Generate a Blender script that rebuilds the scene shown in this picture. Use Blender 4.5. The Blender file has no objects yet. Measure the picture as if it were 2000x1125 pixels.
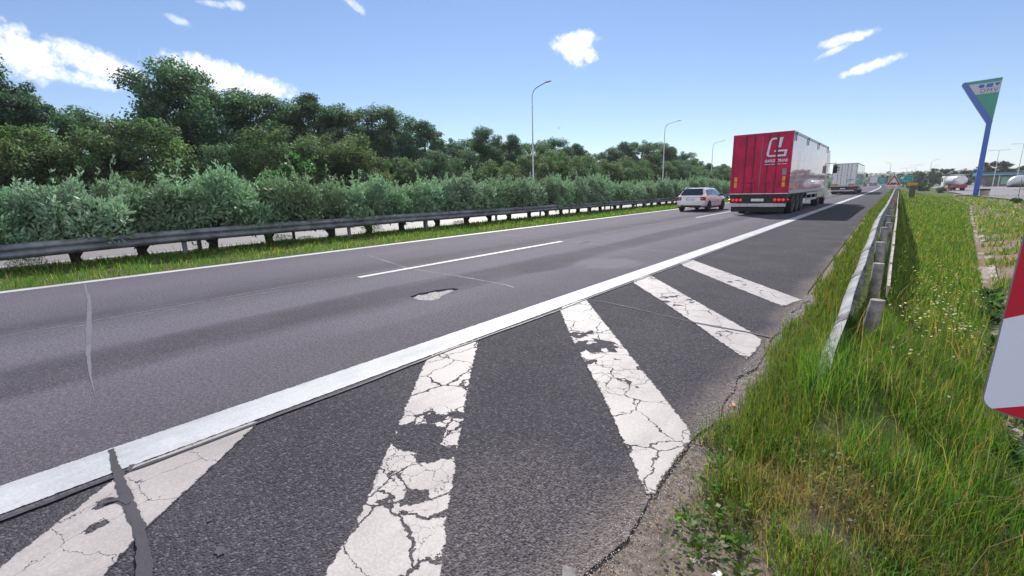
import bpy, bmesh, math, random
import numpy as np
from mathutils import Vector, Matrix
from math import radians as R, sin, cos, pi

scene = bpy.context.scene
col = scene.collection

# ------------------------------------------------------------------ camera, sky, sun, exposure
cam_d = bpy.data.cameras.new("camera")
cam = bpy.data.objects.new("camera", cam_d); col.objects.link(cam)
cam_d.sensor_width = 36; cam_d.lens = 36 * 880 / 2000
cam_d.clip_start = 0.05; cam_d.clip_end = 12000
YAW, PITCH, ROLL = 0.7025151, 0.2120831, -0.0242644
_f = Vector((-sin(YAW) * cos(PITCH), cos(YAW) * cos(PITCH), -sin(PITCH)))
_r = Vector((cos(YAW), sin(YAW), 0)); _u = _r.cross(_f)
_r2 = _r * cos(ROLL) + _u * sin(ROLL); _u2 = -_r * sin(ROLL) + _u * cos(ROLL)
cam.matrix_world = Matrix(((_r2.x, _u2.x, -_f.x, 0), (_r2.y, _u2.y, -_f.y, 0), (_r2.z, _u2.z, -_f.z, 1.4023), (0, 0, 0, 1)))
scene.camera = cam

SUN_EL = R(43)
SUN_DIR = Vector((-0.62 * cos(SUN_EL), 0.785 * cos(SUN_EL), sin(SUN_EL)))
world = bpy.data.worlds.new("World"); scene.world = world; world.use_nodes = True
sun_d = bpy.data.lights.new("sun", 'SUN'); sun = bpy.data.objects.new("sun", sun_d); col.objects.link(sun)
sun_d.energy = 4.3; sun_d.angle = R(0.5); sun_d.color = (1.0, 0.95, 0.87)
sun.rotation_euler = SUN_DIR.to_track_quat('Z', 'Y').to_euler()
scene.view_settings.view_transform = 'Standard'; scene.view_settings.look = 'None'
scene.view_settings.exposure = 0.70; scene.view_settings.gamma = 1.0
try: scene.view_settings.use_curve_mapping = False
except Exception: pass
scene.cycles.max_bounces = 6; scene.cycles.transparent_max_bounces = 6
scene.cycles.use_denoising = True

def nd(nt, kind, ins=None, **attrs):
    n = nt.nodes.new('ShaderNode' + kind)
    for k, v in attrs.items(): setattr(n, k, v)
    for k, v in (ins or {}).items():
        s = n.inputs[k]
        if isinstance(v, bpy.types.NodeSocket): nt.links.new(v, s)
        else: s.default_value = v
    return n
def mth(nt, op, a, b=0.0, c=None, clamp=False):
    d = {0: a, 1: b}
    if c is not None: d[2] = c
    return nd(nt, 'Math', d, operation=op, use_clamp=clamp).outputs[0]
def smooth(nt, v, a, b, lo=0.0, hi=1.0):
    return nd(nt, 'MapRange', {'Value': v, 'From Min': a, 'From Max': b, 'To Min': lo, 'To Max': hi}, interpolation_type='SMOOTHSTEP').outputs[0]
def mixc(nt, f, a, b, blend='MIX'):
    n = nt.nodes.new('ShaderNodeMix'); n.data_type = 'RGBA'; n.blend_type = blend
    for i, v in ((0, f), (6, a), (7, b)):
        if isinstance(v, bpy.types.NodeSocket): nt.links.new(v, n.inputs[i])
        else: n.inputs[i].default_value = v if i == 0 else (*v[:3], 1)
    return n.outputs[2]
def ramp(nt, f, stops, interp='LINEAR'):
    n = nd(nt, 'ValToRGB', {'Fac': f}); cr = n.color_ramp; cr.interpolation = interp
    while len(cr.elements) < len(stops): cr.elements.new(0.5)
    for e, (p, c) in zip(cr.elements, stops):
        e.position = p; e.color = (*c, 1) if len(c) == 3 else c
    return n.outputs[0]

# ---- sky with a few small clouds at infinity
nt = world.node_tree; nt.nodes.clear()
sky = nd(nt, 'TexSky', sky_type='NISHITA', sun_disc=False, sun_elevation=SUN_EL, sun_rotation=math.atan2(SUN_DIR.x, SUN_DIR.y),
         altitude=300, air_density=1.0, dust_density=0.05, ozone_density=4.0)
bg = nd(nt, 'Background', {'Strength': 0.080})
nt.links.new(mixc(nt, 1.0, sky.outputs[0], (.86, .86, .93), 'MULTIPLY'), bg.inputs['Color'])
tc = nd(nt, 'TexCoord'); dirv = tc.outputs['Generated']
CLOUDS = [  # direction, angular half-width, half-height, tilt, density
    ((-0.519, 0.8100, 0.2790), .040, .016, .10, 1.0), ((-0.5095, 0.8159, 0.262), .026, .022, -.3, 1.0), ((-0.494, 0.829, 0.254), .018, .011, -.35, 1.0),
    ((-0.090, 0.9690, 0.2300), .036, .008, .10, .9), ((-0.108, 0.968, 0.214), .024, .005, .35, .5), ((-0.0552, 0.9812, 0.185), .036, .008, .22, .9),
    ((-0.9797, 0.0500, 0.2162), .085, .032, -.25, 1.1), ((-0.9620, 0.1700, 0.2050), .06, .018, -.35, .9), ((-0.9715, 0.14, 0.182), .05, .010, -.1, .6),
    ((-0.9270, 0.3100, 0.2090), .072, .024, -.10, 1.0), ((-0.905, 0.37, 0.197), .06, .018, -.2, .8),
    ((-0.8949, 0.3207, 0.3104), .020, .005, 0, .45), ((-0.8841, 0.3464, 0.3137), .014, .007, 0, .5), ((-0.9199, 0.2733, 0.2811), .016, .006, -.3, .4), ((-0.791, 0.5116, 0.3354), .02, .007, -.6, .5),
]
n1 = nd(nt, 'TexNoise', {'Vector': dirv, 'Scale': 26.0, 'Detail': 7.0, 'Roughness': 0.62}).outputs['Fac']
n2 = nd(nt, 'TexNoise', {'Vector': dirv, 'Scale': 90.0, 'Detail': 5.0, 'Roughness': 0.6}).outputs['Fac']
nz = mth(nt, 'ADD', mth(nt, 'MULTIPLY', mth(nt, 'SUBTRACT', n1, .5), 3.0), mth(nt, 'MULTIPLY', mth(nt, 'SUBTRACT', n2, .5), 2.4))
dens = None
for c, sa, sb, tilt, k in CLOUDS:
    c = Vector(c).normalized(); h = Vector((0, 0, 1)).cross(c).normalized() * -1; v = h.cross(c) * -1
    if v.z < 0: v = -v
    a = h * cos(tilt) + v * sin(tilt); b = -h * sin(tilt) + v * cos(tilt)
    d = nd(nt, 'VectorMath', {0: dirv, 1: c}, operation='SUBTRACT').outputs[0]
    q = None
    for ax, s in ((a, sa), (b, sb), (c, .5)):
        t = mth(nt, 'DIVIDE', nd(nt, 'VectorMath', {0: d, 1: ax}, operation='DOT_PRODUCT').outputs['Value'], s)
        t = mth(nt, 'MULTIPLY', t, t); q = t if q is None else mth(nt, 'ADD', q, t)
    m = mth(nt, 'SUBTRACT', 1.0, q)
    m = mth(nt, 'MULTIPLY', smooth(nt, mth(nt, 'ADD', m, nz), -0.75, 1.35), k, clamp=True)
    dens = m if dens is None else mth(nt, 'MAXIMUM', dens, m)
# unseen broken cumulus added behind the camera as white fill for shaded sides
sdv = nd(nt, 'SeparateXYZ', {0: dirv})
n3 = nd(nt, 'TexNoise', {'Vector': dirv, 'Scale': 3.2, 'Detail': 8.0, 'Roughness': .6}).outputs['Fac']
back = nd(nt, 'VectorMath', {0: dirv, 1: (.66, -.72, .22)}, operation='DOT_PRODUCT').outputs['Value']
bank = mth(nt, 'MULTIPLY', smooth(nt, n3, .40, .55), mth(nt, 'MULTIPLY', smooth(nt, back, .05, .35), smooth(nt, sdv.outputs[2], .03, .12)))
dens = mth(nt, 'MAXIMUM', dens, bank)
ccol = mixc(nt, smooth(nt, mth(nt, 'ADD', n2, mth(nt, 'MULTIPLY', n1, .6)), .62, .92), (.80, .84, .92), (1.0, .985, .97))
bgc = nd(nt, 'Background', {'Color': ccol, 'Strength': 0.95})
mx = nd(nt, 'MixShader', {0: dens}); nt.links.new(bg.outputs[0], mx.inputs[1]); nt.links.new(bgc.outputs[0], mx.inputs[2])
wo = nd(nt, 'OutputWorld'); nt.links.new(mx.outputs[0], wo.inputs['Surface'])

# ------------------------------------------------------------------ helpers
rng = np.random.default_rng(7); random.seed(7)
def link(o, parent=None):
    col.objects.link(o)
    if parent is not None: o.parent = parent
    return o
def tag(o, label=None, cat=None, group=None, kind=None):
    if label: o['label'] = label
    if cat: o['category'] = cat
    if group: o['group'] = group
    if kind: o['kind'] = kind
    return o
def empty(name, loc, rz=0, label=None, cat=None, group=None):
    o = bpy.data.objects.new(name, None); o.empty_display_size = .2; link(o)
    o.location = loc; o.rotation_euler = (0, 0, rz)
    return tag(o, label, cat, group)
def copy_tree(o, parent=None):
    c = o.copy(); col.objects.link(c)
    if parent is not None: c.parent = parent
    for ch in list(o.children): copy_tree(ch, c)
    return c

class MB:
    """collects shapes for one mesh"""
    def __init__(s): s.v = []; s.f = []; s.mi = []; s.m = 0
    def add(s, vs, fs):
        k = len(s.v); s.v += [tuple(v) for v in vs]; s.f += [tuple(i + k for i in f) for f in fs]; s.mi += [s.m] * len(fs); return s
    def box(s, x0, x1, y0, y1, z0, z1, b=0.0):
        if b <= 0:
            return s.add([(x, y, z) for z in (z0, z1) for y in (y0, y1) for x in (x0, x1)],
                         [(0, 2, 3, 1), (4, 5, 7, 6), (0, 1, 5, 4), (2, 6, 7, 3), (0, 4, 6, 2), (1, 3, 7, 5)])
        bm = bmesh.new(); bmesh.ops.create_cube(bm, size=1)
        bmesh.ops.scale(bm, vec=(x1 - x0, y1 - y0, z1 - z0), verts=bm.verts)
        bmesh.ops.translate(bm, vec=((x0 + x1) / 2, (y0 + y1) / 2, (z0 + z1) / 2), verts=bm.verts)
        bmesh.ops.bevel(bm, geom=bm.edges[:], offset=b, segments=2, affect='EDGES', profile=.5)
        bm.verts.index_update()
        s.add([v.co[:] for v in bm.verts], [[v.index for v in f.verts] for f in bm.faces]); bm.free(); return s
    def tube(s, pts, rad, n=8, cap=True):
        pts = [Vector(p) for p in pts]
        if not isinstance(rad, (list, tuple)): rad = [rad] * len(pts)
        vs = []; fs = []
        for i, p in enumerate(pts):
            d = (pts[min(i + 1, len(pts) - 1)] - pts[max(i - 1, 0)]).normalized()
            a = d.cross(Vector((0, 0, 1)) if abs(d.z) < .9 else Vector((1, 0, 0))).normalized(); b = d.cross(a)
            for k in range(n):
                t = 2 * pi * k / n; vs.append(p + (a * cos(t) + b * sin(t)) * rad[i])
        for i in range(len(pts) - 1):
            for k in range(n):
                k2 = (k + 1) % n; fs.append((i * n + k, i * n + k2, (i + 1) * n + k2, (i + 1) * n + k))
        if cap: fs += [tuple(range(n))[::-1], tuple((len(pts) - 1) * n + k for k in range(n))]
        return s.add(vs, fs)
    def loft(s, rings, closed=True, cap=True):
        n = len(rings[0]); vs = [p for r in rings for p in r]; fs = []
        for i in range(len(rings) - 1):
            for k in range(n if closed else n - 1):
                k2 = (k + 1) % n; fs.append((i * n + k, i * n + k2, (i + 1) * n + k2, (i + 1) * n + k))
        if cap: fs += [tuple(range(n))[::-1], tuple((len(rings) - 1) * n + k for k in range(n))]
        return s.add(vs, fs)
    def prism(s, poly, y0, y1, axis='y'):
        P = (lambda a, b, c: (a, c, b)) if axis == 'y' else ((lambda a, b, c: (c, a, b)) if axis == 'x' else (lambda a, b, c: (a, b, c)))
        n = len(poly); vs = [P(a, b, y0) for a, b in poly] + [P(a, b, y1) for a, b in poly]
        return s.add(vs, [tuple(range(n)), tuple(range(2 * n - 1, n - 1, -1))] + [(i, i + n, (i + 1) % n + n, (i + 1) % n) for i in range(n)])
    def build(s, name, mat, parent=None, smooth_=False, fix=True):
        me = bpy.data.meshes.new(name); me.from_pydata(s.v, [], s.f)
        if fix:
            bm = bmesh.new(); bm.from_mesh(me); bmesh.ops.recalc_face_normals(bm, faces=bm.faces); bm.to_mesh(me); bm.free()
        for m in (mat if isinstance(mat, (list, tuple)) else [mat]): me.materials.append(m)
        if s.m or any(s.mi): me.polygons.foreach_set('material_index', s.mi)
        if smooth_:
            me.polygons.foreach_set('use_smooth', [True] * len(me.polygons))
            try: me.set_sharp_from_angle(angle=R(smooth_ if smooth_ is not True else 40))
            except Exception: pass
        me.update()
        return link(bpy.data.objects.new(name, me), parent)

def np_mesh(name, verts, loops, starts, mat, tint=None, uv=None, smooth_=False):
    me = bpy.data.meshes.new(name)
    me.vertices.add(len(verts)); me.vertices.foreach_set('co', np.ascontiguousarray(verts, np.float32).ravel())
    me.loops.add(len(loops)); me.loops.foreach_set('vertex_index', np.ascontiguousarray(loops, np.int32))
    me.polygons.add(len(starts)); me.polygons.foreach_set('loop_start', np.ascontiguousarray(starts, np.int32))
    if tint is not None:
        a = me.color_attributes.new('tint', 'FLOAT_COLOR', 'POINT')
        a.data.foreach_set('color', np.ascontiguousarray(np.c_[tint, np.ones(len(tint))], np.float32).ravel())
    me.materials.append(mat)
    me.update(calc_edges=True)
    if smooth_: me.polygons.foreach_set('use_smooth', np.ones(len(starts), bool))
    me.validate()
    return me

def leaf_mesh(name, c, nrm, L, Wd, tint, mat):
    """rhombic leaves: centres c, normals nrm, lengths, widths, tints"""
    N = len(c); nrm = nrm / np.linalg.norm(nrm, axis=1, keepdims=True)
    r = rng.normal(size=(N, 3)); t1 = np.cross(nrm, r); t1 /= np.linalg.norm(t1, axis=1, keepdims=True); t2 = np.cross(nrm, t1)
    v = np.empty((N, 4, 3)); L = np.asarray(L)[:, None]; Wd = np.asarray(Wd)[:, None]
    v[:, 0] = c - t1 * L / 2; v[:, 1] = c + t2 * Wd / 2 - nrm * L * .06; v[:, 2] = c + t1 * L / 2; v[:, 3] = c - t2 * Wd / 2 - nrm * L * .06
    return np_mesh(name, v.reshape(-1, 3), np.arange(4 * N), np.arange(N) * 4, mat, np.repeat(tint, 4, 0))
def leaf_mesh_dir(name, c, t1, L, Wd, tint, mat):
    """leaves whose long axis is t1"""
    N = len(c); t1 = t1 / np.linalg.norm(t1, axis=1, keepdims=True)
    t2 = np.cross(t1, rng.normal(size=(N, 3))); t2 /= np.linalg.norm(t2, axis=1, keepdims=True)
    v = np.empty((N, 4, 3)); L = np.asarray(L)[:, None]; Wd = np.asarray(Wd)[:, None]
    v[:, 0] = c; v[:, 1] = c + t1 * L * .45 + t2 * Wd / 2; v[:, 2] = c + t1 * L; v[:, 3] = c + t1 * L * .45 - t2 * Wd / 2
    return np_mesh(name, v.reshape(-1, 3), np.arange(4 * N), np.arange(N) * 4, mat, np.repeat(tint, 4, 0))
def blade_mesh(name, base, h, w, az, lean, tint, mat, curl=1.0):
    """grass blades: two bent segments"""
    N = len(base); d = np.c_[np.cos(az), np.sin(az), np.zeros(N)]; s = np.c_[-np.sin(az), np.cos(az), np.zeros(N)]
    tw = rng.uniform(0, 2 * pi, N); s = np.c_[np.cos(tw), np.sin(tw), np.zeros(N)]
    h = h[:, None]; w = w[:, None]; lean = lean[:, None]; up = np.array([0, 0, 1.0])
    m = base + up * h * .55 * np.cos(lean * .5) + d * h * .55 * np.sin(lean * .5)
    t = m + up * h * .45 * np.cos(lean * 1.35) + d * h * .45 * np.sin(lean * 1.35)
    v = np.empty((N, 5, 3)); v[:, 0] = base - s * w / 2; v[:, 1] = base + s * w / 2; v[:, 2] = m + s * w * .4; v[:, 3] = m - s * w * .4; v[:, 4] = t
    k = np.arange(N)[:, None] * 5
    loops = (np.array([0, 1, 2, 3, 3, 2, 4])[None] + k).ravel()
    starts = (np.array([0, 4])[None] + np.arange(N)[:, None] * 7).ravel()
    return np_mesh(name, v.reshape(-1, 3), loops, starts, mat, np.repeat(tint, 5, 0))

# ------------------------------------------------------------------ materials
def newmat(name):
    m = bpy.data.materials.new(name); m.use_nodes = True; nt = m.node_tree; nt.nodes.clear()
    return m, nt, nd(nt, 'OutputMaterial')
def simple(name, c, rough=.5, metal=0.0, coat=0.0, noise=.12, nscale=6.0, spec=.5, emit=None, trans=0.0):
    m, nt, out = newmat(name)
    b = nd(nt, 'BsdfPrincipled', {'Roughness': rough, 'Metallic': metal, 'Coat Weight': coat, 'Specular IOR Level': spec, 'Transmission Weight': trans})
    tcx = nd(nt, 'TexCoord').outputs['Object']
    n = nd(nt, 'TexNoise', {'Vector': tcx, 'Scale': nscale, 'Detail': 6.0, 'Roughness': .65}).outputs['Fac']
    k = smooth(nt, n, .3, .7, 1 - noise * 1.6, 1 + noise)
    mul = nd(nt, 'VectorMath', {0: c[:3], 'Scale': k}, operation='SCALE').outputs[0]
    nt.links.new(mul, b.inputs['Base Color'])
    r2 = smooth(nt, n, .3, .7, max(.02, rough - .07), min(1, rough + .07)); nt.links.new(r2, b.inputs['Roughness'])
    if emit: b.inputs['Emission Color'].default_value = (*emit[:3], 1); b.inputs['Emission Strength'].default_value = emit[3]
    nt.links.new(b.outputs[0], out.inputs[0]); return m
def foliage(name, transl=.35, rough=.55, sat=1.0, spec=.3, tcm=(1.25, 1.3, .6)):
    m, nt, out = newmat(name)
    a = nd(nt, 'Attribute', attribute_name='tint').outputs['Color']
    oi = nd(nt, 'ObjectInfo').outputs['Random']
    hs = nd(nt, 'HueSaturation', {'Hue': smooth(nt, oi, 0, 1, .485, .515), 'Saturation': sat, 'Value': smooth(nt, oi, 0, 1, .85, 1.15), 'Color': a}).outputs[0]
    b = nd(nt, 'BsdfPrincipled', {'Base Color': hs, 'Roughness': rough, 'Specular IOR Level': spec})
    tcol = mixc(nt, 1.0, hs, tcm, 'MULTIPLY')
    t = nd(nt, 'BsdfTranslucent', {'Color': tcol})
    x = nd(nt, 'MixShader', {0: transl}); nt.links.new(b.outputs[0], x.inputs[1]); nt.links.new(t.outputs[0], x.inputs[2])
    nt.links.new(x.outputs[0], out.inputs[0]); return m

def asphalt_nodes(nt, kind):
    co = nd(nt, 'TexCoord').outputs['Object']
    st = nd(nt, 'TexVoronoi', {'Vector': co, 'Scale': 105.0 if kind == 'shoulder' else 140.0}, feature='F1')
    stv = nd(nt, 'SeparateColor', {0: st.outputs['Color']}).outputs[0]
    fine = nd(nt, 'TexNoise', {'Vector': co, 'Scale': 38.0, 'Detail': 6.0, 'Roughness': .7}).outputs['Fac']
    big = nd(nt, 'TexNoise', {'Vector': co, 'Scale': .9, 'Detail': 6.0, 'Roughness': .6}).outputs['Fac']
    if kind == 'shoulder':
        base = mixc(nt, smooth(nt, big, .35, .7), (.049, .047, .057), (.067, .064, .074))
        # worn, dusty coarse patch with pinkish grit towards the verge
        wd = mth(nt, 'ADD', nd(nt, 'VectorMath', {0: co, 1: (-1.02, 1.12, 0)}, operation='DISTANCE').outputs['Value'], mth(nt, 'MULTIPLY', mth(nt, 'SUBTRACT', big, .5), 1.2))
        base = mixc(nt, mth(nt, 'MULTIPLY', smooth(nt, wd, 1.0, .3, 0, .8), smooth(nt, nd(nt, 'TexNoise', {'Vector': co, 'Scale': 85.0, 'Detail': 5.0, 'Roughness': .7}).outputs['Fac'], .42, .6)), base, (.155, .135, .14))
        xs = nd(nt, 'SeparateXYZ', {0: co}).outputs[0]
        dust = smooth(nt, mth(nt, 'ADD', xs, mth(nt, 'MULTIPLY', mth(nt, 'SUBTRACT', big, .5), .5)), -1.0, -.72)
        base = mixc(nt, mth(nt, 'MULTIPLY', dust, .75), base, (.17, .145, .135))
        base = mixc(nt, smooth(nt, stv, .80, .97, 0, .45), base, (.19, .175, .19))
        base = mixc(nt, smooth(nt, stv, .35, .10, 0, .5), base, (.025, .023, .029))
        bs, rough = .75, .9
    else:
        sx = nd(nt, 'SeparateXYZ', {0: co})
        warp = nd(nt, 'TexNoise', {'Vector': nd(nt, 'Mapping', {'Vector': co, 'Scale': (1.6, .16, 1)}).outputs[0], 'Scale': 1.0, 'Detail': 7.0, 'Roughness': .62}).outputs['Fac']
        x = mth(nt, 'ADD', sx.outputs[0], mth(nt, 'MULTIPLY', mth(nt, 'SUBTRACT', warp, .5), 1.0)); x = mth(nt, 'ADD', x, mth(nt, 'MULTIPLY', mth(nt, 'SUBTRACT', fine, .5), .35))
        f = mth(nt, 'DIVIDE', mth(nt, 'ADD', x, 11.2), 8.2)
        A, B, C = (.090, .085, .113), (.058, .054, .074), (.115, .109, .141)
        if kind == 'lane':
            base = ramp(nt, f, [(0, A), (.22, (.11, .10, .13)), (.36, A), (.44, B), (.5, (.085, .077, .102)), (.57, C), (.655, (.115, .105, .137)), (.685, B), (.755, (.058, .052, .070)), (.80, (.108, .099, .128)), (.88, (.090, .082, .105)), (1, (.076, .069, .089))])
        else:
            base = mixc(nt, big, (.17, .155, .16), (.215, .20, .205))
        if kind == 'lane':
            def spot(px_, py_, sx_, sy_, c_, amt):
                nonlocal base
                d_ = nd(nt, 'VectorMath', {0: nd(nt, 'Mapping', {'Vector': co, 'Scale': (1 / sx_, 1 / sy_, 1)}).outputs[0], 1: (px_ / sx_, py_ / sy_, 0)}, operation='DISTANCE').outputs['Value']
                d_ = mth(nt, 'ADD', d_, mth(nt, 'MULTIPLY', mth(nt, 'SUBTRACT', fine, .5), 1.1)); d_ = mth(nt, 'ADD', d_, mth(nt, 'MULTIPLY', mth(nt, 'SUBTRACT', warp, .5), 1.6))
                base = mixc(nt, smooth(nt, d_, 1.15, .75, 0, amt), base, c_)
            spot(-5.05, 6.95, .55, .95, (.045, .041, .054), .8); spot(-4.15, 7.75, .55, .75, (.135, .125, .155), .9)
            spot(-5.3, 2.2, .35, 2.2, (.050, .045, .062), .6); spot(-4.4, 3.0, .3, .8, (.12, .11, .14), .5); spot(-6.3, 10.5, .1, .35, (.02, .018, .025), .9); spot(-8.0, 10.9, .8, .3, (.07, .064, .08), .5)
        base = mixc(nt, smooth(nt, big, .4, .75, 0, .25), base, (.14, .128, .165))
        base = mixc(nt, smooth(nt, stv, .80, .98, 0, .4), base, (.21, .195, .225))
        base = mixc(nt, smooth(nt, stv, .3, .05, 0, .5), base, (.03, .028, .033))
        bs, rough = .4, (.85 if kind == 'lane' else .6)
    k = smooth(nt, fine, .3, .7, .68, 1.28)
    colr = nd(nt, 'VectorMath', {0: base, 'Scale': k}, operation='SCALE').outputs[0]
    hgt = mth(nt, 'ADD', mth(nt, 'MULTIPLY', st.outputs['Distance'], -1.0), mth(nt, 'MULTIPLY', fine, .8))
    bp = nd(nt, 'Bump', {'Height': hgt, 'Strength': bs, 'Distance': .012})
    b = nd(nt, 'BsdfPrincipled', {'Base Color': colr, 'Roughness': rough, 'Specular IOR Level': (.45 if kind == 'far' else .14), 'Normal': bp.outputs[0]})
    return b.outputs[0], co, big, fine
def asphalt(name, kind):
    m, nt, out = newmat(name); s = asphalt_nodes(nt, kind)[0]; nt.links.new(s, out.inputs[0]); return m
M = {}
M['lane'] = asphalt('lane_asphalt', 'lane'); M['shoulder'] = asphalt('shoulder_asphalt', 'shoulder'); M['far_lane'] = asphalt('far_asphalt', 'far')

def paint_mat(name, kind, blobs=(), under='shoulder', base=(.36, .332, .332), edge=True, ck=1.0):
    """cracked road paint; u of the UV map is metres from one side, v metres to the other side"""
    m, nt, out = newmat(name)
    under_s, co, big, fine = asphalt_nodes(nt, under)
    wn = nd(nt, 'TexNoise', {'Vector': co, 'Scale': 7.0, 'Detail': 6.0, 'Roughness': .6})
    off = nd(nt, 'VectorMath', {0: nd(nt, 'VectorMath', {0: wn.outputs['Color'], 1: (.5, .5, .5)}, operation='SUBTRACT').outputs[0], 'Scale': .16}, operation='SCALE').outputs[0]
    pw = nd(nt, 'VectorMath', {0: co, 1: off}, operation='ADD').outputs[0]
    if kind == 'old':
        c1 = nd(nt, 'TexVoronoi', {'Vector': pw, 'Scale': 3.2}, feature='DISTANCE_TO_EDGE').outputs[0]
        c2 = nd(nt, 'TexVoronoi', {'Vector': pw, 'Scale': 9.5}, feature='DISTANCE_TO_EDGE').outputs[0]
        cell = nd(nt, 'TexVoronoi', {'Vector': pw, 'Scale': 9.5}, feature='F1')
        lo = nd(nt, 'TexNoise', {'Vector': co, 'Scale': 1.7, 'Detail': 3.0}).outputs['Fac']
        w1 = smooth(nt, lo, .3, .75, .003, .020 * ck); w2 = smooth(nt, lo, .45, .8, -.012, .011 * ck)
        crack = mth(nt, 'MAXIMUM', mth(nt, 'LESS_THAN', c1, w1), mth(nt, 'MULTIPLY', mth(nt, 'LESS_THAN', c2, w2), .8))
        keep = mth(nt, 'SUBTRACT', 1.0, crack)
        rnd = nd(nt, 'SeparateColor', {0: cell.outputs['Color']}).outputs[0]
        for bx, by, br, full in blobs:
            d = nd(nt, 'VectorMath', {0: pw, 1: (bx, by, 0)}, operation='DISTANCE').outputs['Value']
            w = smooth(nt, d, br, br * .45)
            gone = mth(nt, 'LESS_THAN', rnd, mth(nt, 'MULTIPLY', w, full)) if full < 1.5 else mth(nt, 'GREATER_THAN', w, .5)
            widen = mth(nt, 'LESS_THAN', c2, mth(nt, 'MULTIPLY', w, .05 if full > .3 else .012))
            keep = mth(nt, 'MULTIPLY', keep, mth(nt, 'SUBTRACT', 1.0, mth(nt, 'MAXIMUM', gone, widen)))
        eamp, wear_lo = .05, .63
    else:
        sc = nd(nt, 'TexNoise', {'Vector': nd(nt, 'Mapping', {'Vector': co, 'Scale': (26, 5, 1)}).outputs[0], 'Scale': 1.0, 'Detail': 6.0, 'Roughness': .7}).outputs['Fac']
        keep = mth(nt, 'SUBTRACT', 1.0, mth(nt, 'MULTIPLY', mth(nt, 'GREATER_THAN', sc, .665), .8))
        eamp, wear_lo = .022, .7
    if edge:
        uv = nd(nt, 'SeparateXYZ', {0: nd(nt, 'UVMap', uv_map='edge').outputs[0]})
        en = mth(nt, 'MULTIPLY', mth(nt, 'SUBTRACT', nd(nt, 'TexNoise', {'Vector': co, 'Scale': 16.0, 'Detail': 8.0, 'Roughness': .75}).outputs['Fac'], .42), eamp * 2)
        e = mth(nt, 'MULTIPLY', mth(nt, 'GREATER_THAN', uv.outputs[0], en), mth(nt, 'GREATER_THAN', uv.outputs[1], en))
        keep = mth(nt, 'MULTIPLY', keep, e)
    dirt = smooth(nt, nd(nt, 'TexNoise', {'Vector': co, 'Scale': 2.6, 'Detail': 8.0, 'Roughness': .7}).outputs['Fac'], .35, .72, 1.0, .84)
    grime = smooth(nt, nd(nt, 'TexNoise', {'Vector': nd(nt, 'Mapping', {'Vector': co, 'Scale': (2.2, .5, 1)}).outputs[0], 'Scale': 1.0, 'Detail': 9.0, 'Roughness': .72}).outputs['Fac'], .42, .68, 1.0, .72)
    dirt = mth(nt, 'MULTIPLY', dirt, grime)
    expo = mth(nt, 'GREATER_THAN', nd(nt, 'TexNoise', {'Vector': co, 'Scale': 55.0, 'Detail': 5.0, 'Roughness': .7}).outputs['Fac'], smooth(nt, big, .4, .7, .80, .63))
    keep = mth(nt, 'MULTIPLY', keep, mth(nt, 'SUBTRACT', 1.0, mth(nt, 'MULTIPLY', expo, .8)))
    spk = smooth(nt, nd(nt, 'TexNoise', {'Vector': co, 'Scale': 70.0, 'Detail': 4.0}).outputs['Fac'], .3, wear_lo, 1.04, .88)
    pc = nd(nt, 'VectorMath', {0: base, 'Scale': mth(nt, 'MULTIPLY', dirt, spk)}, operation='SCALE').outputs[0]
    bp = nd(nt, 'Bump', {'Height': fine, 'Strength': .35, 'Distance': .006})
    pb = nd(nt, 'BsdfPrincipled', {'Base Color': pc, 'Roughness': .6, 'Normal': bp.outputs[0]})
    x = nd(nt, 'MixShader', {0: keep}); nt.links.new(under_s, x.inputs[1]); nt.links.new(pb.outputs[0], x.inputs[2])
    nt.links.new(x.outputs[0], out.inputs[0]); return m
M['line'] = paint_mat('fresh_line_paint', 'fresh', base=(.43, .44, .48))
M['line_lane'] = paint_mat('lane_line_paint', 'fresh', under='lane', base=(.46, .46, .49))
M['tar'] = simple('tar_seal', (.038, .034, .045), .6, nscale=20, noise=.3)
M['tarseal'] = paint_mat('bitumen_seal', 'fresh', base=(.040, .036, .047), edge=False)
M['grey_seal'] = paint_mat('pale_crack_seal', 'fresh', under='lane', base=(.122, .118, .153), edge=False)
M['thinline'] = simple('faint_scratch', (.165, .158, .19), .7, nscale=9, noise=.4)
M['thindark'] = simple('dark_seam', (.055, .052, .06), .7, nscale=9, noise=.4)
M['gravel'] = simple('gravel', (.32, .30, .31), .95, nscale=60, noise=.55)
M['galv'] = simple('galvanised_steel', (.215, .22, .235), .65, metal=0, nscale=7, noise=.32, spec=.2)
M['splice'] = simple('splice_steel', (.13, .13, .14), .7, nscale=14, noise=.5, spec=.2)
M['galv_dull'] = simple('weathered_steel', (.20, .21, .24), .6, metal=.2, nscale=3, noise=.3)
M['pole'] = simple('pale_pole_paint', (.55, .57, .60), .45, metal=.3, nscale=3)
M['concrete'] = simple('concrete', (.36, .33, .31), .9, nscale=12, noise=.3)
M['post_wood'] = simple('post_grey', (.25, .235, .235), .85, nscale=10, noise=.35)
M['slab'] = simple('worn_slab', (.25, .215, .20), .95, nscale=9, noise=.45)
M['black'] = simple('black_plastic', (.016, .016, .018), .6)
M['rubber'] = simple('tyre_rubber', (.018, .018, .020), .85)
M['bark'] = simple('bark', (.055, .043, .034), .95, nscale=14, noise=.5)
M['chrome'] = simple('alloy', (.45, .46, .48), .3, metal=.8)
M['leaf_tree'] = foliage('tree_leaves', .50, .6, tcm=(1.2, 1.4, .85))
M['leaf_hedge'] = foliage('hedge_leaves', .27, .55, spec=.35, tcm=(1.05, 1.25, .95))
M['grass'] = foliage('grass_blades', .52, .5, spec=.3, tcm=(1.3, 1.4, .6))

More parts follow.
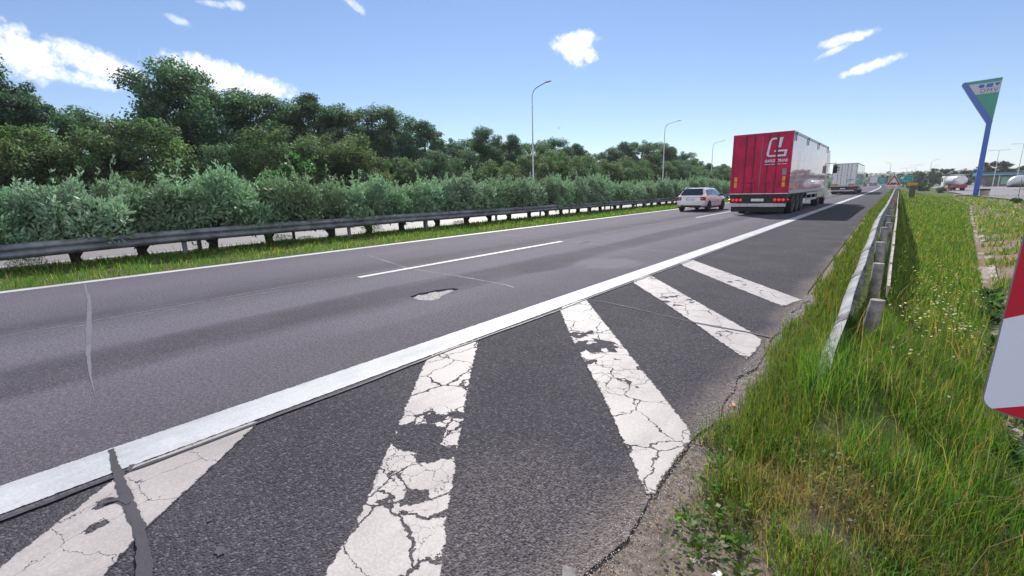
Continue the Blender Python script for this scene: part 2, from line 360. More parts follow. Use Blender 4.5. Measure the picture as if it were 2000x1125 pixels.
# ground material: soil, dry grass and green grass
m, nt, out = newmat('ground_soil'); M['ground'] = m
co = nd(nt, 'TexCoord').outputs['Object']
g1 = nd(nt, 'TexNoise', {'Vector': co, 'Scale': .8, 'Detail': 8.0, 'Roughness': .65}).outputs['Fac']
g2 = nd(nt, 'TexNoise', {'Vector': co, 'Scale': 22.0, 'Detail': 8.0, 'Roughness': .75}).outputs['Fac']
g3 = nd(nt, 'TexNoise', {'Vector': co, 'Scale': .02, 'Detail': 8.0, 'Roughness': .6}).outputs['Fac']
soil = mixc(nt, smooth(nt, g2, .35, .68), (.12, .095, .080), (.26, .215, .19))
grs = mixc(nt, smooth(nt, g2, .35, .65), (.035, .058, .014), (.10, .12, .035))
dry = mixc(nt, smooth(nt, g2, .35, .65), (.10, .085, .035), (.20, .165, .08))
sx = nd(nt, 'SeparateXYZ', {0: co})
at = nd(nt, 'Attribute', attribute_name='tint').outputs['Color']
zone = nd(nt, 'SeparateColor', {0: at})
gcol = mixc(nt, smooth(nt, mth(nt, 'ADD', zone.outputs[1], mth(nt, 'MULTIPLY', mth(nt, 'SUBTRACT', g1, .5), .9)), .35, .65), soil, grs)
gcol = mixc(nt, smooth(nt, mth(nt, 'ADD', zone.outputs[0], mth(nt, 'MULTIPLY', mth(nt, 'SUBTRACT', g1, .5), 1.2)), .4, .7), gcol, dry)
gcol = mixc(nt, smooth(nt, sx.outputs[1], 250, 700), gcol, mixc(nt, smooth(nt, g3, .42, .55), (.10, .13, .04), (.28, .25, .12)))
soil2 = mixc(nt, smooth(nt, g2, .35, .68), (.13, .078, .052), (.27, .185, .14))
redp = mth(nt, 'MULTIPLY', zone.outputs[2], smooth(nt, nd(nt, 'TexNoise', {'Vector': co, 'Scale': .55, 'Detail': 7.0, 'Roughness': .6}).outputs['Fac'], .46, .56))
gcol = mixc(nt, redp, gcol, soil2)
gb = nd(nt, 'BsdfPrincipled', {'Base Color': gcol, 'Roughness': .95, 'Specular IOR Level': .15, 'Normal': nd(nt, 'Bump', {'Height': g2, 'Strength': .8, 'Distance': .03}).outputs[0]})
nt.links.new(gb.outputs[0], out.inputs[0])

# ------------------------------------------------------------------ terrain and roads
def cx(y):
    y = np.asarray(y, float); return -1.1e-4 * np.maximum(0, y - 80) ** 2 * np.where(y < 900, 1, 1)
def sm(t): t = np.clip(t, 0, 1); return t * t * (3 - 2 * t)
def ditch_x(y): return .45 + .08 * np.clip(y, 0, 62)
def gz(x, y):
    x = np.asarray(x, float); y = np.asarray(y, float)
    xr = x - cx(np.clip(y, 0, 900)); z = np.full(np.broadcast(x, y).shape, -.018)
    u = xr + .12; xd = ditch_x(y) + .12; zd = -(.34 + .0155 * np.clip(y, 0, 42))
    z = z + np.where(u > 0, zd * sm(u / xd), 0)
    zf = -.16 - .78 * sm((y - 12) / 35)
    k = sm((u - xd) / (1.2 + .03 * np.clip(y, 0, 80)))
    z = np.where(u > xd, -.018 + zd * (1 - k) + zf * k, z)
    med = np.exp(-((xr + 13.1) / .9) ** 2) * .05; z = z + med * (y < 400)
    z = z - .12 * ((xr > -10.7) & (xr < -1.4) & (y > -55) & (y < 1100))
    far = sm((np.hypot(x, y) - 650) / 900); z = z + far * (14 + 10 * np.sin(x / 410 + 1) + 6 * np.sin(y / 530 + x / 900))
    return z
xs = np.unique(np.concatenate([np.linspace(-3000, -200, 15), np.linspace(-200, -30, 18), np.linspace(-30, -11, 39), np.array([-11, -10.8, -10.6, -8, -5, -3, -1.6, -1.3]), np.arange(-1.2, 8, .12), np.arange(8, 30, 1.0), np.linspace(30, 120, 19), np.linspace(120, 3000, 20)]))
ys = np.unique(np.concatenate([np.linspace(-300, -20, 8), np.arange(-20, -1, 1.), np.arange(-1, 12, .15), np.arange(12, 60, 1.0), np.arange(60, 300, 6.), np.arange(300, 1000, 50.), np.linspace(1000, 5000, 24)]))
X, Y = np.meshgrid(xs, ys); Xc = X + cx(np.clip(Y, 0, 900)) * (np.abs(X) < 400)
Z = gz(Xc, Y)
near = (np.abs(X) < 6) & (Y < 40)
Z = Z + np.where((X > -.6) & near, rng.normal(0, .008, X.shape), 0)
nx, ny = len(xs), len(ys); idx = np.arange(nx * ny).reshape(ny, nx)
q = np.stack([idx[:-1, :-1], idx[:-1, 1:], idx[1:, 1:], idx[1:, :-1]], -1).reshape(-1, 4)
# zones: red = dry grass, green = green grass, none = soil
xrr = Xc - cx(np.clip(Y, 0, 900))
green = np.where(xrr > -.55, .85, .7) * np.ones_like(X); dryz = np.zeros_like(X) + .1
green = np.where((xrr > -1.3) & (xrr < -.58), .0, green)
green = np.where((xrr > -.6) & (Y < 2.4), .35, green); dryz = np.where((xrr > -.3) & (Y < 2.0), .45, dryz)
ud = xrr - ditch_x(Y); bank = (ud > .0) & (Y > 3) & (Y < 90) & (xrr > 0)
green = np.where(bank, .22, green); dryz = np.where(bank, .22, dryz); blu = np.where(bank, 1.0, 0.0)
tint = np.stack([dryz, green, blu], -1).reshape(-1, 3)
me = np_mesh('ground', np.stack([Xc, Y, Z], -1).reshape(-1, 3), q.ravel(), np.arange(len(q)) * 4, M['ground'], tint, smooth_=True)
tag(link(bpy.data.objects.new('ground', me)), kind='structure')

def road_strip(name, x0, x1, y0, y1, z, mat, step=None, fx0=None, fx1=None):
    yy = np.unique(np.concatenate([np.arange(y0, min(y1, 12), .25), np.arange(max(y0, 12), y1, 8.0), [y1]]))
    a = x0 + cx(yy) + (fx0(yy) if fx0 else 0); b = x1 + cx(yy) + (fx1(yy) if fx1 else 0)
    v = np.concatenate([np.c_[a, yy, np.full(len(yy), z)], np.c_[b, yy, np.full(len(yy), z)]]); n = len(yy)
    q = np.stack([np.arange(n - 1), np.arange(n - 1) + n, np.arange(1, n) + n, np.arange(1, n)], -1)
    me = np_mesh(name, v, q.ravel(), np.arange(len(q)) * 4, mat)
    return tag(link(bpy.data.objects.new(name, me)), kind='structure')
LO = -11.05
def verge(y): return np.where(y < 7, .028 * np.sin(y * 5.1) + .02 * np.sin(y * 13.7 + 1), -.03) - .012 * np.clip(y - 6, 0, 22)
POT = [(-5.046, 3.754), (-5.085, 3.925), (-5.052, 4.067), (-5.063, 4.22), (-5.001, 4.376), (-4.917, 4.485), (-4.814, 4.488), (-4.79, 4.366), (-4.779, 4.251), (-4.698, 4.047), (-4.609, 3.887), (-4.614, 3.756), (-4.732, 3.696), (-4.898, 3.711)]
def jag(poly, amp, n=3):
    out = []
    for i, (a, b) in enumerate(poly):
        c, d = poly[(i + 1) % len(poly)]
        for k in range(n):
            t = k / n; out.append((a + (c - a) * t + (random.uniform(-amp, amp)), b + (d - b) * t + random.uniform(-amp, amp)))
    return out
# carriageway with a real pothole cut in it
bm = bmesh.new()
px0, px1, py0, py1 = -5.6, -4.2, 3.0, 5.2
P = jag(POT, .012)
outer = [bm.verts.new(p) for p in ((px0, py0, 0), (px1, py0, 0), (px1, py1, 0), (px0, py1, 0))]
hole = [bm.verts.new((x, y, 0)) for x, y in P]
edges = [bm.edges.new((outer[i], outer[(i + 1) % 4])) for i in range(4)] + [bm.edges.new((hole[i], hole[(i + 1) % len(hole)])) for i in range(len(hole))]
bmesh.ops.triangle_fill(bm, edges=edges, use_beauty=True)
def inside(x, y):
    c = False
    for i in range(len(P)):
        (a, b), (d, e) = P[i], P[i - 1]
        if (b > y) != (e > y) and x < (d - a) * (y - b) / (e - b) + a: c = not c
    return c
bmesh.ops.delete(bm, geom=[f for f in bm.faces if inside(*f.calc_center_median()[:2])], context='FACES_ONLY')
low = [bm.verts.new((x * .97 + -4.85 * .03, y * .97 + 4.08 * .03, -.030)) for x, y in P]
for i in range(len(P)):
    j = (i + 1) % len(P); bm.faces.new((hole[i], hole[j], low[j], low[i]))
def quad(x0, x1, y0, y1): bm.faces.new([bm.verts.new(p) for p in ((x0, y0, 0), (x1, y0, 0), (x1, y1, 0), (x0, y1, 0))])
quad(LO, px0, -60, py1); quad(px1, -2.93, -60, py1); quad(px0, px1, -60, py0)
yy = [py1, 80] + list(np.arange(100, 901, 20.)) + [1500]
for a, b in zip(yy[:-1], yy[1:]):
    ca, cb = float(cx(min(a, 1500))), float(cx(min(b, 1500)))
    bm.faces.new([bm.verts.new(p) for p in ((LO + ca, a, 0), (-2.93 + ca, a, 0), (-2.93 + cb, b, 0), (LO + cb, b, 0))])
bmesh.ops.recalc_face_normals(bm, faces=bm.faces)
for f in bm.faces:
    if abs(f.normal.z) > .9 and f.normal.z < 0: f.normal_flip()
me = bpy.data.meshes.new('carriageway'); bm.to_mesh(me); bm.free(); me.materials.append(M['lane'])
tag(link(bpy.data.objects.new('carriageway', me)), kind='structure')
MB().add([(x * .985 - 4.85 * .015, y * .985 + 4.08 * .015, -.026 + random.uniform(-.006, .008)) for x, y in P] + [(-4.85, 4.1, -.02)], [(i, (i + 1) % len(P), len(P)) for i in range(len(P))]).build('pothole_bottom', M['gravel'], fix=False)['kind'] = 'structure'
road_strip('hard_shoulder', -2.93, -.72, -60, 1200, -.003, M['shoulder'], fx1=verge)
road_strip('opposite_carriageway', -25.0, -14.95, -60, 1200, 0, M['far_lane'])

def marking(name, poly, z, mat, edge_pairs=None):
    """a flat painted marking; poly in metres; the 'edge' UV map holds the distances to the two long sides"""
    me = bpy.data.meshes.new(name); me.from_pydata([(x, y, z) for x, y in poly], [], [tuple(range(len(poly)))])
    bm = bmesh.new(); bm.from_mesh(me)
    for f in bm.faces:
        f.normal_update()
        if f.normal.z < 0: f.normal_flip()
    bmesh.ops.triangulate(bm, faces=bm.faces)
    bmesh.ops.subdivide_edges(bm, edges=bm.edges[:], cuts=7, use_grid_fill=True)
    bmesh.ops.triangulate(bm, faces=bm.faces)
    bm.to_mesh(me); bm.free()
    uvl = me.uv_layers.new(name='edge')
    def dseg(p, a, b):
        ax, ay = a; bx, by = b; t = max(0, min(1, ((p[0] - ax) * (bx - ax) + (p[1] - ay) * (by - ay)) / ((bx - ax) ** 2 + (by - ay) ** 2 + 1e-9)))
        return math.hypot(p[0] - ax - t * (bx - ax), p[1] - ay - t * (by - ay))
    segs = [(poly[i], poly[(i + 1) % len(poly)]) for i in range(len(poly))]
    for l in me.loops:
        p = me.vertices[l.vertex_index].co; d = min(dseg(p, a, b) for a, b in segs)
        uvl.data[l.index].uv = (d, d)
    me.materials.append(mat)
    return tag(link(bpy.data.objects.new(name, me)), kind='structure')
def line_strip(name, x0, x1, y0, y1, z, mat):
    yy = np.unique(np.concatenate([np.arange(y0, min(y1, 20), .5) if y0 < 20 else [y0], np.arange(max(y0, 20), y1, 8.0), [y1]]))
    a = x0 + cx(yy); b = x1 + cx(yy); n = len(yy)
    v = np.concatenate([np.c_[a, yy, np.full(n, z)], np.c_[b, yy, np.full(n, z)]])
    q = np.stack([np.arange(n - 1), np.arange(n - 1) + n, np.arange(1, n) + n, np.arange(1, n)], -1)
    me = np_mesh(name, v, q.ravel(), np.arange(len(q)) * 4, mat); uvl = me.uv_layers.new(name='edge'); w = abs(x1 - x0)
    for l in me.loops: uvl.data[l.index].uv = (0, w) if l.vertex_index < n else (w, 0)
    return tag(link(bpy.data.objects.new(name, me)), kind='structure')
line_strip('edge_line', -3.315, -2.99, -20, 700, .004, M['line'])
line_strip('median_edge_line', -10.98, -10.74, -20, 700, .004, M['line_lane'])
for k in range(-2, 18): line_strip('lane_dash', -7.06, -6.92, 4.15 + 17.35 * k, 10.45 + 17.35 * k, .004, M['line_lane'])
line_strip('opposite_edge_line', -15.35, -15.15, -20, 700, .004, M['line_lane'])
line_strip('opposite_verge_line', -24.1, -23.85, -20, 700, .004, M['line_lane'])
for k in range(-1, 14): line_strip('lane_dash', -19.55, -19.42, 2 + 18 * k, 8 + 18 * k, .004, M['line_lane'])

HATCH = [
 ([(-1.9, -.84), (-2.551, -.164), (-2.859, .17), (-3.0, .33), (-3.0, 1.02), (-2.877, .881), (-2.331, .247), (-2.154, .09), (-1.2, -.95)], [(-2.7, .19, .07, 2.), (-2.537, .134, .05, 2.)]),
 ([(-.76, -.30), (-1.496, .624), (-1.641, .841), (-1.709, .92), (-2.421, 1.712), (-3.0, 2.37), (-2.99, 3.02), (-2.228, 2.114), (-1.356, 1.126), (-1.142, .907), (-.76, .45)], [(-1.985, 1.47, .22, 2.), (-1.80, 1.42, .16, .85), (-2.05, 1.6, .28, .5), (-1.75, 1.25, .35, .2)]),
 ([(-2.99, 4.40), (-2.99, 5.02), (-.77, 2.512), (-.732, 2.4), (-.723, 1.94), (-.705, 1.834), (-.742, 1.805), (-.969, 2.086), (-1.476, 2.681), (-2.259, 3.531)], [(-2.06, 3.33, .14, 2.), (-1.93, 3.48, .26, .5), (-1.6, 2.9, .5, .16), (-2.2, 3.65, .25, .15), (-1.42, 2.85, .13, .5)]),
 ([(-2.99, 6.36), (-2.99, 7.05), (-.965, 4.74), (-.793, 4.492), (-.778, 4.127), (-.795, 3.891), (-1.484, 4.694), (-2.162, 5.464)], [(-2.0, 5.55, .4, .25), (-2.2, 5.45, .11, .6)]),
 ([(-2.99, 8.34), (-2.99, 9.03), (-.745, 6.434), (-.814, 6.244), (-.862, 5.942), (-1.656, 6.815)], [(-1.7, 7.2, .3, .12)]),
]
for (poly, blobs), ck_ in zip(HATCH, (.35, 1.5, 1.2, .9, .7)): marking('hatch_stripe', poly, .001, paint_mat('old_hatch_paint', 'old', blobs, ck=ck_))

def ribbon(name, pts, w, z, mat, jitter=.15, step=.06):
    P2 = [Vector((*p, 0)) for p in pts]; dense = []
    for a, b in zip(P2[:-1], P2[1:]):
        n = max(1, int((b - a).length / step)); dense += [a + (b - a) * (i / n) for i in range(n)]
    dense.append(P2[-1]); vs = []; n = len(dense); wl = [0., 0.]
    for i, p in enumerate(dense):
        d = (dense[min(i + 1, n - 1)] - dense[max(i - 1, 0)]).normalized(); s = Vector((-d.y, d.x, 0))
        ww = w(i / (n - 1)) if callable(w) else w
        for q_, sg in enumerate((-1, 1)):
            wl[q_] = wl[q_] * .72 + random.uniform(-jitter, jitter) * .75; vs.append(tuple(p + s * sg * ww / 2 * (1 + wl[q_]))[:2] + (z,))
    MB().add(vs, [(2 * i, 2 * i + 1, 2 * i + 3, 2 * i + 2) for i in range(n - 1)]).build(name, mat)['kind'] = 'structure'
ribbon('tar_seam', [(-3.29, .29), (-2.991, .265), (-2.624, .247), (-2.369, .237), (-2.135, .208), (-1.9, .17), (-1.4, .08), (-.8, .0)], lambda t: .034 + .02 * t, .0085, M['tarseal'], .3, .015)
ribbon('tar_seam', [(-3.0, .33), (-2.94, .30), (-2.93, .64), (-2.945, 1.04), (-2.93, 1.66), (-2.95, 2.4), (-2.95, 3.0), (-2.92, 4.3), (-2.95, 5.1), (-2.93, 7), (-2.92, 9), (-2.92, 14), (-2.92, 40)], .022, .0075, M['tar'], .4, .05)
ribbon('tar_seam', [(-2.94, .30), (-2.93, -.2), (-2.93, -2)], .03, .0075, M['tar'], .4, .05)
ribbon('tar_seam', [(-2.70, .175), (-2.68, .22), (-2.60, .245)], .02, .0105, M['tarseal'], .4, .02)
ribbon('tar_seam', [(-1.506, 4.713), (-1.253, 4.691), (-.936, 4.67), (-.762, 4.624)], .03, .0065, M['tar'], .5, .03)
ribbon('tar_seam', [(-3.0, 4.92), (-2.7, 4.97), (-2.3, 4.9), (-1.9, 4.8), (-1.5, 4.71)], .012, .0065, M['thindark'], .5, .03)
ribbon('tar_seam', [(-.78, 1.23), (-.70, 1.0), (-.62, .7)], .05, .006, M['tar'], .6, .02)
ribbon('pale_seam', [(-10.75, 1.10), (-9.6, .98), (-8.8, .91), (-8.2, .83), (-7.5, .74), (-6.6, .62), (-5.7, .50), (-4.9, .41), (-4.3, .36)], lambda t: (.020 + .030 * sin(t * 2.4)) * min(1, (1.02 - t) * 3), .003, M['grey_seal'], .16, .04)
ribbon('pale_seam', [(-9.3, 5.85), (-8, 5.5), (-6.96, 5.21), (-5.7, 5.2), (-4.45, 5.1), (-4.2, 5.0)], .022, .003, M['thinline'], .6, .05)
ribbon('pale_seam', [(-9.98, 11.2), (-8.4, 10.85), (-7.07, 10.63), (-4.6, 9.95), (-3.36, 9.86)], .022, .003, M['thinline'], .6, .05)
ribbon('pale_seam', [(-9.5, 17.2), (-7.1, 16.9), (-5, 16.2), (-4.2, 16.1)], .03, .003, M['thinline'], .6, .05)
for pts, w in (([(-7.05, .214), (-7.053, .839)], .02), ([(-7.062, 1.136), (-7.085, 1.743)], .018), ([(-7.22, -.4), (-7.21, .8), (-7.25, 1.91), (-7.33, 3.41), (-7.17, 5.42), (-7.10, 6.67), (-7.10, 10.5), (-7.18, 14), (-7.2, 30)], .016), ([(-7.08, 2.0), (-7.10, 2.9)], .018), ([(-7.1, 3.4), (-7.06, 4.1)], .018), ([(-7.0, 10.6), (-7.05, 16), (-7.1, 21)], .016)):
    ribbon('faded_lane_trace', pts, w, .0025, M['thinline'], .3, .1)
def blotch(name, cxy, rx, ry, mat, z, n=26, amp=.25, rot=0):
    vs = []
    for k in range(n):
        t = 2 * pi * k / n; r = 1 + random.uniform(-amp, amp); a, b = rx * r * cos(t), ry * r * sin(t)
        vs.append((cxy[0] + a * cos(rot) - b * sin(rot), cxy[1] + a * sin(rot) + b * cos(rot), z))
    MB().add(vs + [(cxy[0], cxy[1], z)], [(i, (i + 1) % n, n) for i in range(n)]).build(name, mat)['kind'] = 'structure'
M['patch_dark'] = simple('rough_dark_patch', (.062, .059, .068), .85, nscale=30, noise=.4)
M['patch_pale'] = simple('smooth_pale_patch', (.135, .13, .15), .6, nscale=2.5, noise=.2)
blotch('oil_spot', (-1.939, .417), .03, .018, M['tar'], .003)
blotch('oil_spot', (-2.179, .45), .012, .01, M['tar'], .003)

# ------------------------------------------------------------------ parapets: guardrails
WPROF = [(0, .31), (-.016, .30), (-.016, .285), (.0, .27), (.075, .215), (.083, .19), (.083, .175), (.0, .155), (.0, .155), (.083, .135), (.083, .12), (.075, .095), (0, .04), (-.016, .025), (-.016, .01), (0, 0)]
WPROF = [(-.02, .31), (.0, .296), (.02, .285), (.056, .245), (.060, .215), (.04, .185), (.01, .168), (.005, .155), (.01, .142), (.04, .125), (.060, .095), (.056, .065), (.02, .025), (0, .014), (-.02, 0)]
def beam(path, side, mat, parent, name='beam'):
    """w-beam along path [(x, y, ztop)], corrugation bulging to +x (side=1) or -x"""
    mb = MB(); rings = []
    for x, y, zt in path:
        o = [(x + side * a, y, zt - .31 + b) for a, b in WPROF]; i = [(x + side * (a - .006), y, zt - .31 + b) for a, b in WPROF[::-1]]
        rings.append(o + i)
    mb.loft(rings); return mb.build(name, mat, parent, smooth_=50)
def rail_path(x, y0, y1, zt, wob=.0, step=4.0, end=None):
    yy = list(np.arange(y0, min(y1, 80), step)) + list(np.arange(max(80, y0), y1 + .1, 12.0)); out = []
    for y in yy:
        z = zt + random.uniform(-wob, wob)
        if end: z = end(y, z)
        out.append((x + float(cx(y)) + random.uniform(-wob, wob) * .5, y, z))
    return out
g = empty('guardrail', (-13.6, 0, 0), 0, 'dark weathered steel guardrail on short posts in front of the median hedge', 'guardrail')
def rel(path, o): return [(x - o.location.x, y - o.location.y, z - o.location.z) for x, y, z in path]
def mz(y, z): return float(np.interp(y, (-14, 0, 3.3, 8, 15, 26, 40, 80), (.50, .585, .65, .685, .67, .64, .60, .60))) + z
beam(rel(rail_path(-13.58, -14, 220, 0, .010, 2.0, mz), g), 1, M['galv_dull'], g)
for y in [-8.5, -4.5, -.6, 3.38, 7.95, 11.2, 15.2, 19.2, 21.2, 23.2, 25.2, 27.2, 29.2, 31.2] + list(np.arange(33.2, 110, 3.0)):
    px = -13.70 + float(cx(y))
    MB().box(-.03, .03, -.05, .05, -.12, mz(y, -.06), .004).build('post', M['galv_dull'], g).location = (px - g.location.x, y, 0)
g = empty('guardrail', (-14.85, 0, 0), 0, 'steel guardrail on the far side of the median hedge, glimpsed through gaps', 'guardrail')
beam(rel(rail_path(-14.9, -14, 220, .665, .012), g), -1, M['galv_dull'], g)
for y in np.arange(-12, 110, 4.0):
    MB().box(-.03, .03, -.05, .05, -.12, .60, .004).build('post', M['galv_dull'], g).location = (-14.79 + float(cx(y)) - g.location.x, float(y), 0)
# verge guardrail with buried end
g = empty('guardrail', (-.2, 0, 0), 0, 'pale steel guardrail along the right verge, its near end sunk in the grass', 'guardrail')
path = []
for y, zt in ((3.65, .12), (3.95, .225), (4.3, .26), (4.8, .29), (5.4, .335), (6.1, .386), (7.1, .435), (8.1, .49), (9.2, .55), (10.3, .62), (11.7, .69), (13.5, .715)): path.append((-.235 + .008 * sin(y * 3), y, zt))
y = 16.0
while y < 240:
    path.append((-.23 + .02 * sin(y * 1.7) + float(cx(y)), y, .72 + .02 * sin(y * .9))); y += 3.5 if y < 60 else 10
beam(rel(path, g), -1, M['galv'], g)
def zt_at(y): return float(np.interp(y, [p[1] for p in path], [p[2] for p in path]))
for y in [4.6, 6.3, 8.0, 10.1, 12.2, 16.2, 20.2, 24.2, 28.2, 32.2, 40.2]:
    seg = [(float(np.interp(t, [p[1] for p in path], [p[0] for p in path])) - .004, t, zt_at(t) + .004) for t in (y, y + .10, y + .22)]
    beam(rel(seg, g), -1, M['splice'], g, 'splice')
k = 0
for y in list(np.arange(5.05, 12, 1.55)) + list(np.arange(12.9, 60, 2.05)) + list(np.arange(62, 140, 4.0)):
    zt = zt_at(y) + (.085 if y < 10 else -.02); xx = -.085 + float(cx(y)); lean = .06 if k < 1 else random.uniform(-.03, .03)
    zg = float(gz(xx, y)) - .12
    p = MB().tube([(0, 0, zg), (lean, -lean, zt - .012), (lean, -lean, zt)], [.055, .055, .052], 14).build('post', M['post_wood'], g, smooth_=40)
    p.location = (xx - g.location.x, y, 0); k += 1
mb = MB(); yb = list(np.arange(6.6, 60, 1.55))
mb.loft([[(.03 + .012 * random.uniform(-1, 1), y, zt_at(y) - .30), (.05, y, zt_at(y) - .30), (.055 + .01 * random.uniform(-1, 1), y, zt_at(y) - .17), (.035, y, zt_at(y) - .17)] for y in yb for _ in (0,)])
o = mb.build('rear_rail', M['concrete'], g); o.location = (.195, 0, 0)
o = MB().box(-.05, .05, -.004, .004, 0, .14, .002).build('reflector', simple('red_reflector', (.5, .02, .03), .3), g); o.location = (.12, 21.6, zt_at(21.6) - .12)

# ------------------------------------------------------------------ vehicles
def wheel(r, w, mat_rim, parent, loc, name='wheel', dual=False):
    mb = MB(); prof = [(-w / 2, r * .62), (-w / 2, r * .93), (-w * .36, r), (w * .36, r), (w / 2, r * .93), (w / 2, r * .62)]; n = 24
    rings = [[(x, rr * cos(2 * pi * k / n), rr * sin(2 * pi * k / n)) for k in range(n)] for x, rr in prof]
    mb.loft(rings, True, True); wh = mb.build(name, M['rubber'], parent, smooth_=35); wh.location = loc
    rm = MB(); rr = r * .62; s = w / 2
    for sg in (-1, 1):
        rm.loft([[(sg * (s + .004), rr * cos(2 * pi * k / n), rr * sin(2 * pi * k / n)) for k in range(n)], [(sg * (s - .05), rr * .85 * cos(2 * pi * k / n), rr * .85 * sin(2 * pi * k / n)) for k in range(n)], [(sg * (s - .03), rr * .25 * cos(2 * pi * k / n), rr * .25 * sin(2 * pi * k / n)) for k in range(n)]], True, False)
        rm.add([(sg * (s - .03), rr * .25 * cos(2 * pi * k / n), rr * .25 * sin(2 * pi * k / n)) for k in range(n)], [tuple(range(n))])
        for k in range(5):
            a = 2 * pi * k / 5; rm.box(sg * (s - .018) - .012, sg * (s - .018) + .012, -rr * .09, rr * .09, rr * .2, rr * .9)
            vs = rm.v[-8:]; rm.v[-8:] = [(x, y * cos(a) - z * sin(a), y * sin(a) + z * cos(a)) for x, y, z in vs]
    rm.build('rim', mat_rim, wh)
    return wh
M['glass'] = simple('tinted_glass', (.02, .024, .03), .04, noise=.0, spec=.8, coat=.5)
M['tail'] = simple('tail_light_lens', (.28, .008, .016), .18, coat=.6)
M['tail_on'] = simple('lit_tail_light', (.7, .02, .03), .3, emit=(1, .02, .03, .32))
M['plate'] = simple('number_plate', (.72, .74, .78), .4)
M['ink'] = simple('dark_ink', (.03, .035, .06), .6)
M['bluebar'] = simple('blue_band', (.02, .05, .28), .5)

def text_mesh(s, size, mat, parent, name='lettering', loc=(0, 0, 0), rot=(R(90), 0, 0), ext=.004, shear=0.0, sx=1.0, bold=0.0, align='CENTER', spacing=1.0):
    cu = bpy.data.curves.new(name, 'FONT'); cu.body = s; cu.size = size; cu.extrude = ext; cu.shear = shear; cu.align_x = align; cu.offset = bold; cu.space_character = spacing
    o = bpy.data.objects.new(name, cu); col.objects.link(o)
    dg = bpy.context.evaluated_depsgraph_get(); me = bpy.data.meshes.new_from_object(o.evaluated_get(dg)); bpy.data.objects.remove(o)
    me.materials.clear(); me.materials.append(mat)
    t = bpy.data.objects.new(name, me); link(t, parent); t.location = loc; t.rotation_euler = rot; t.scale = (sx, 1, 1); return t

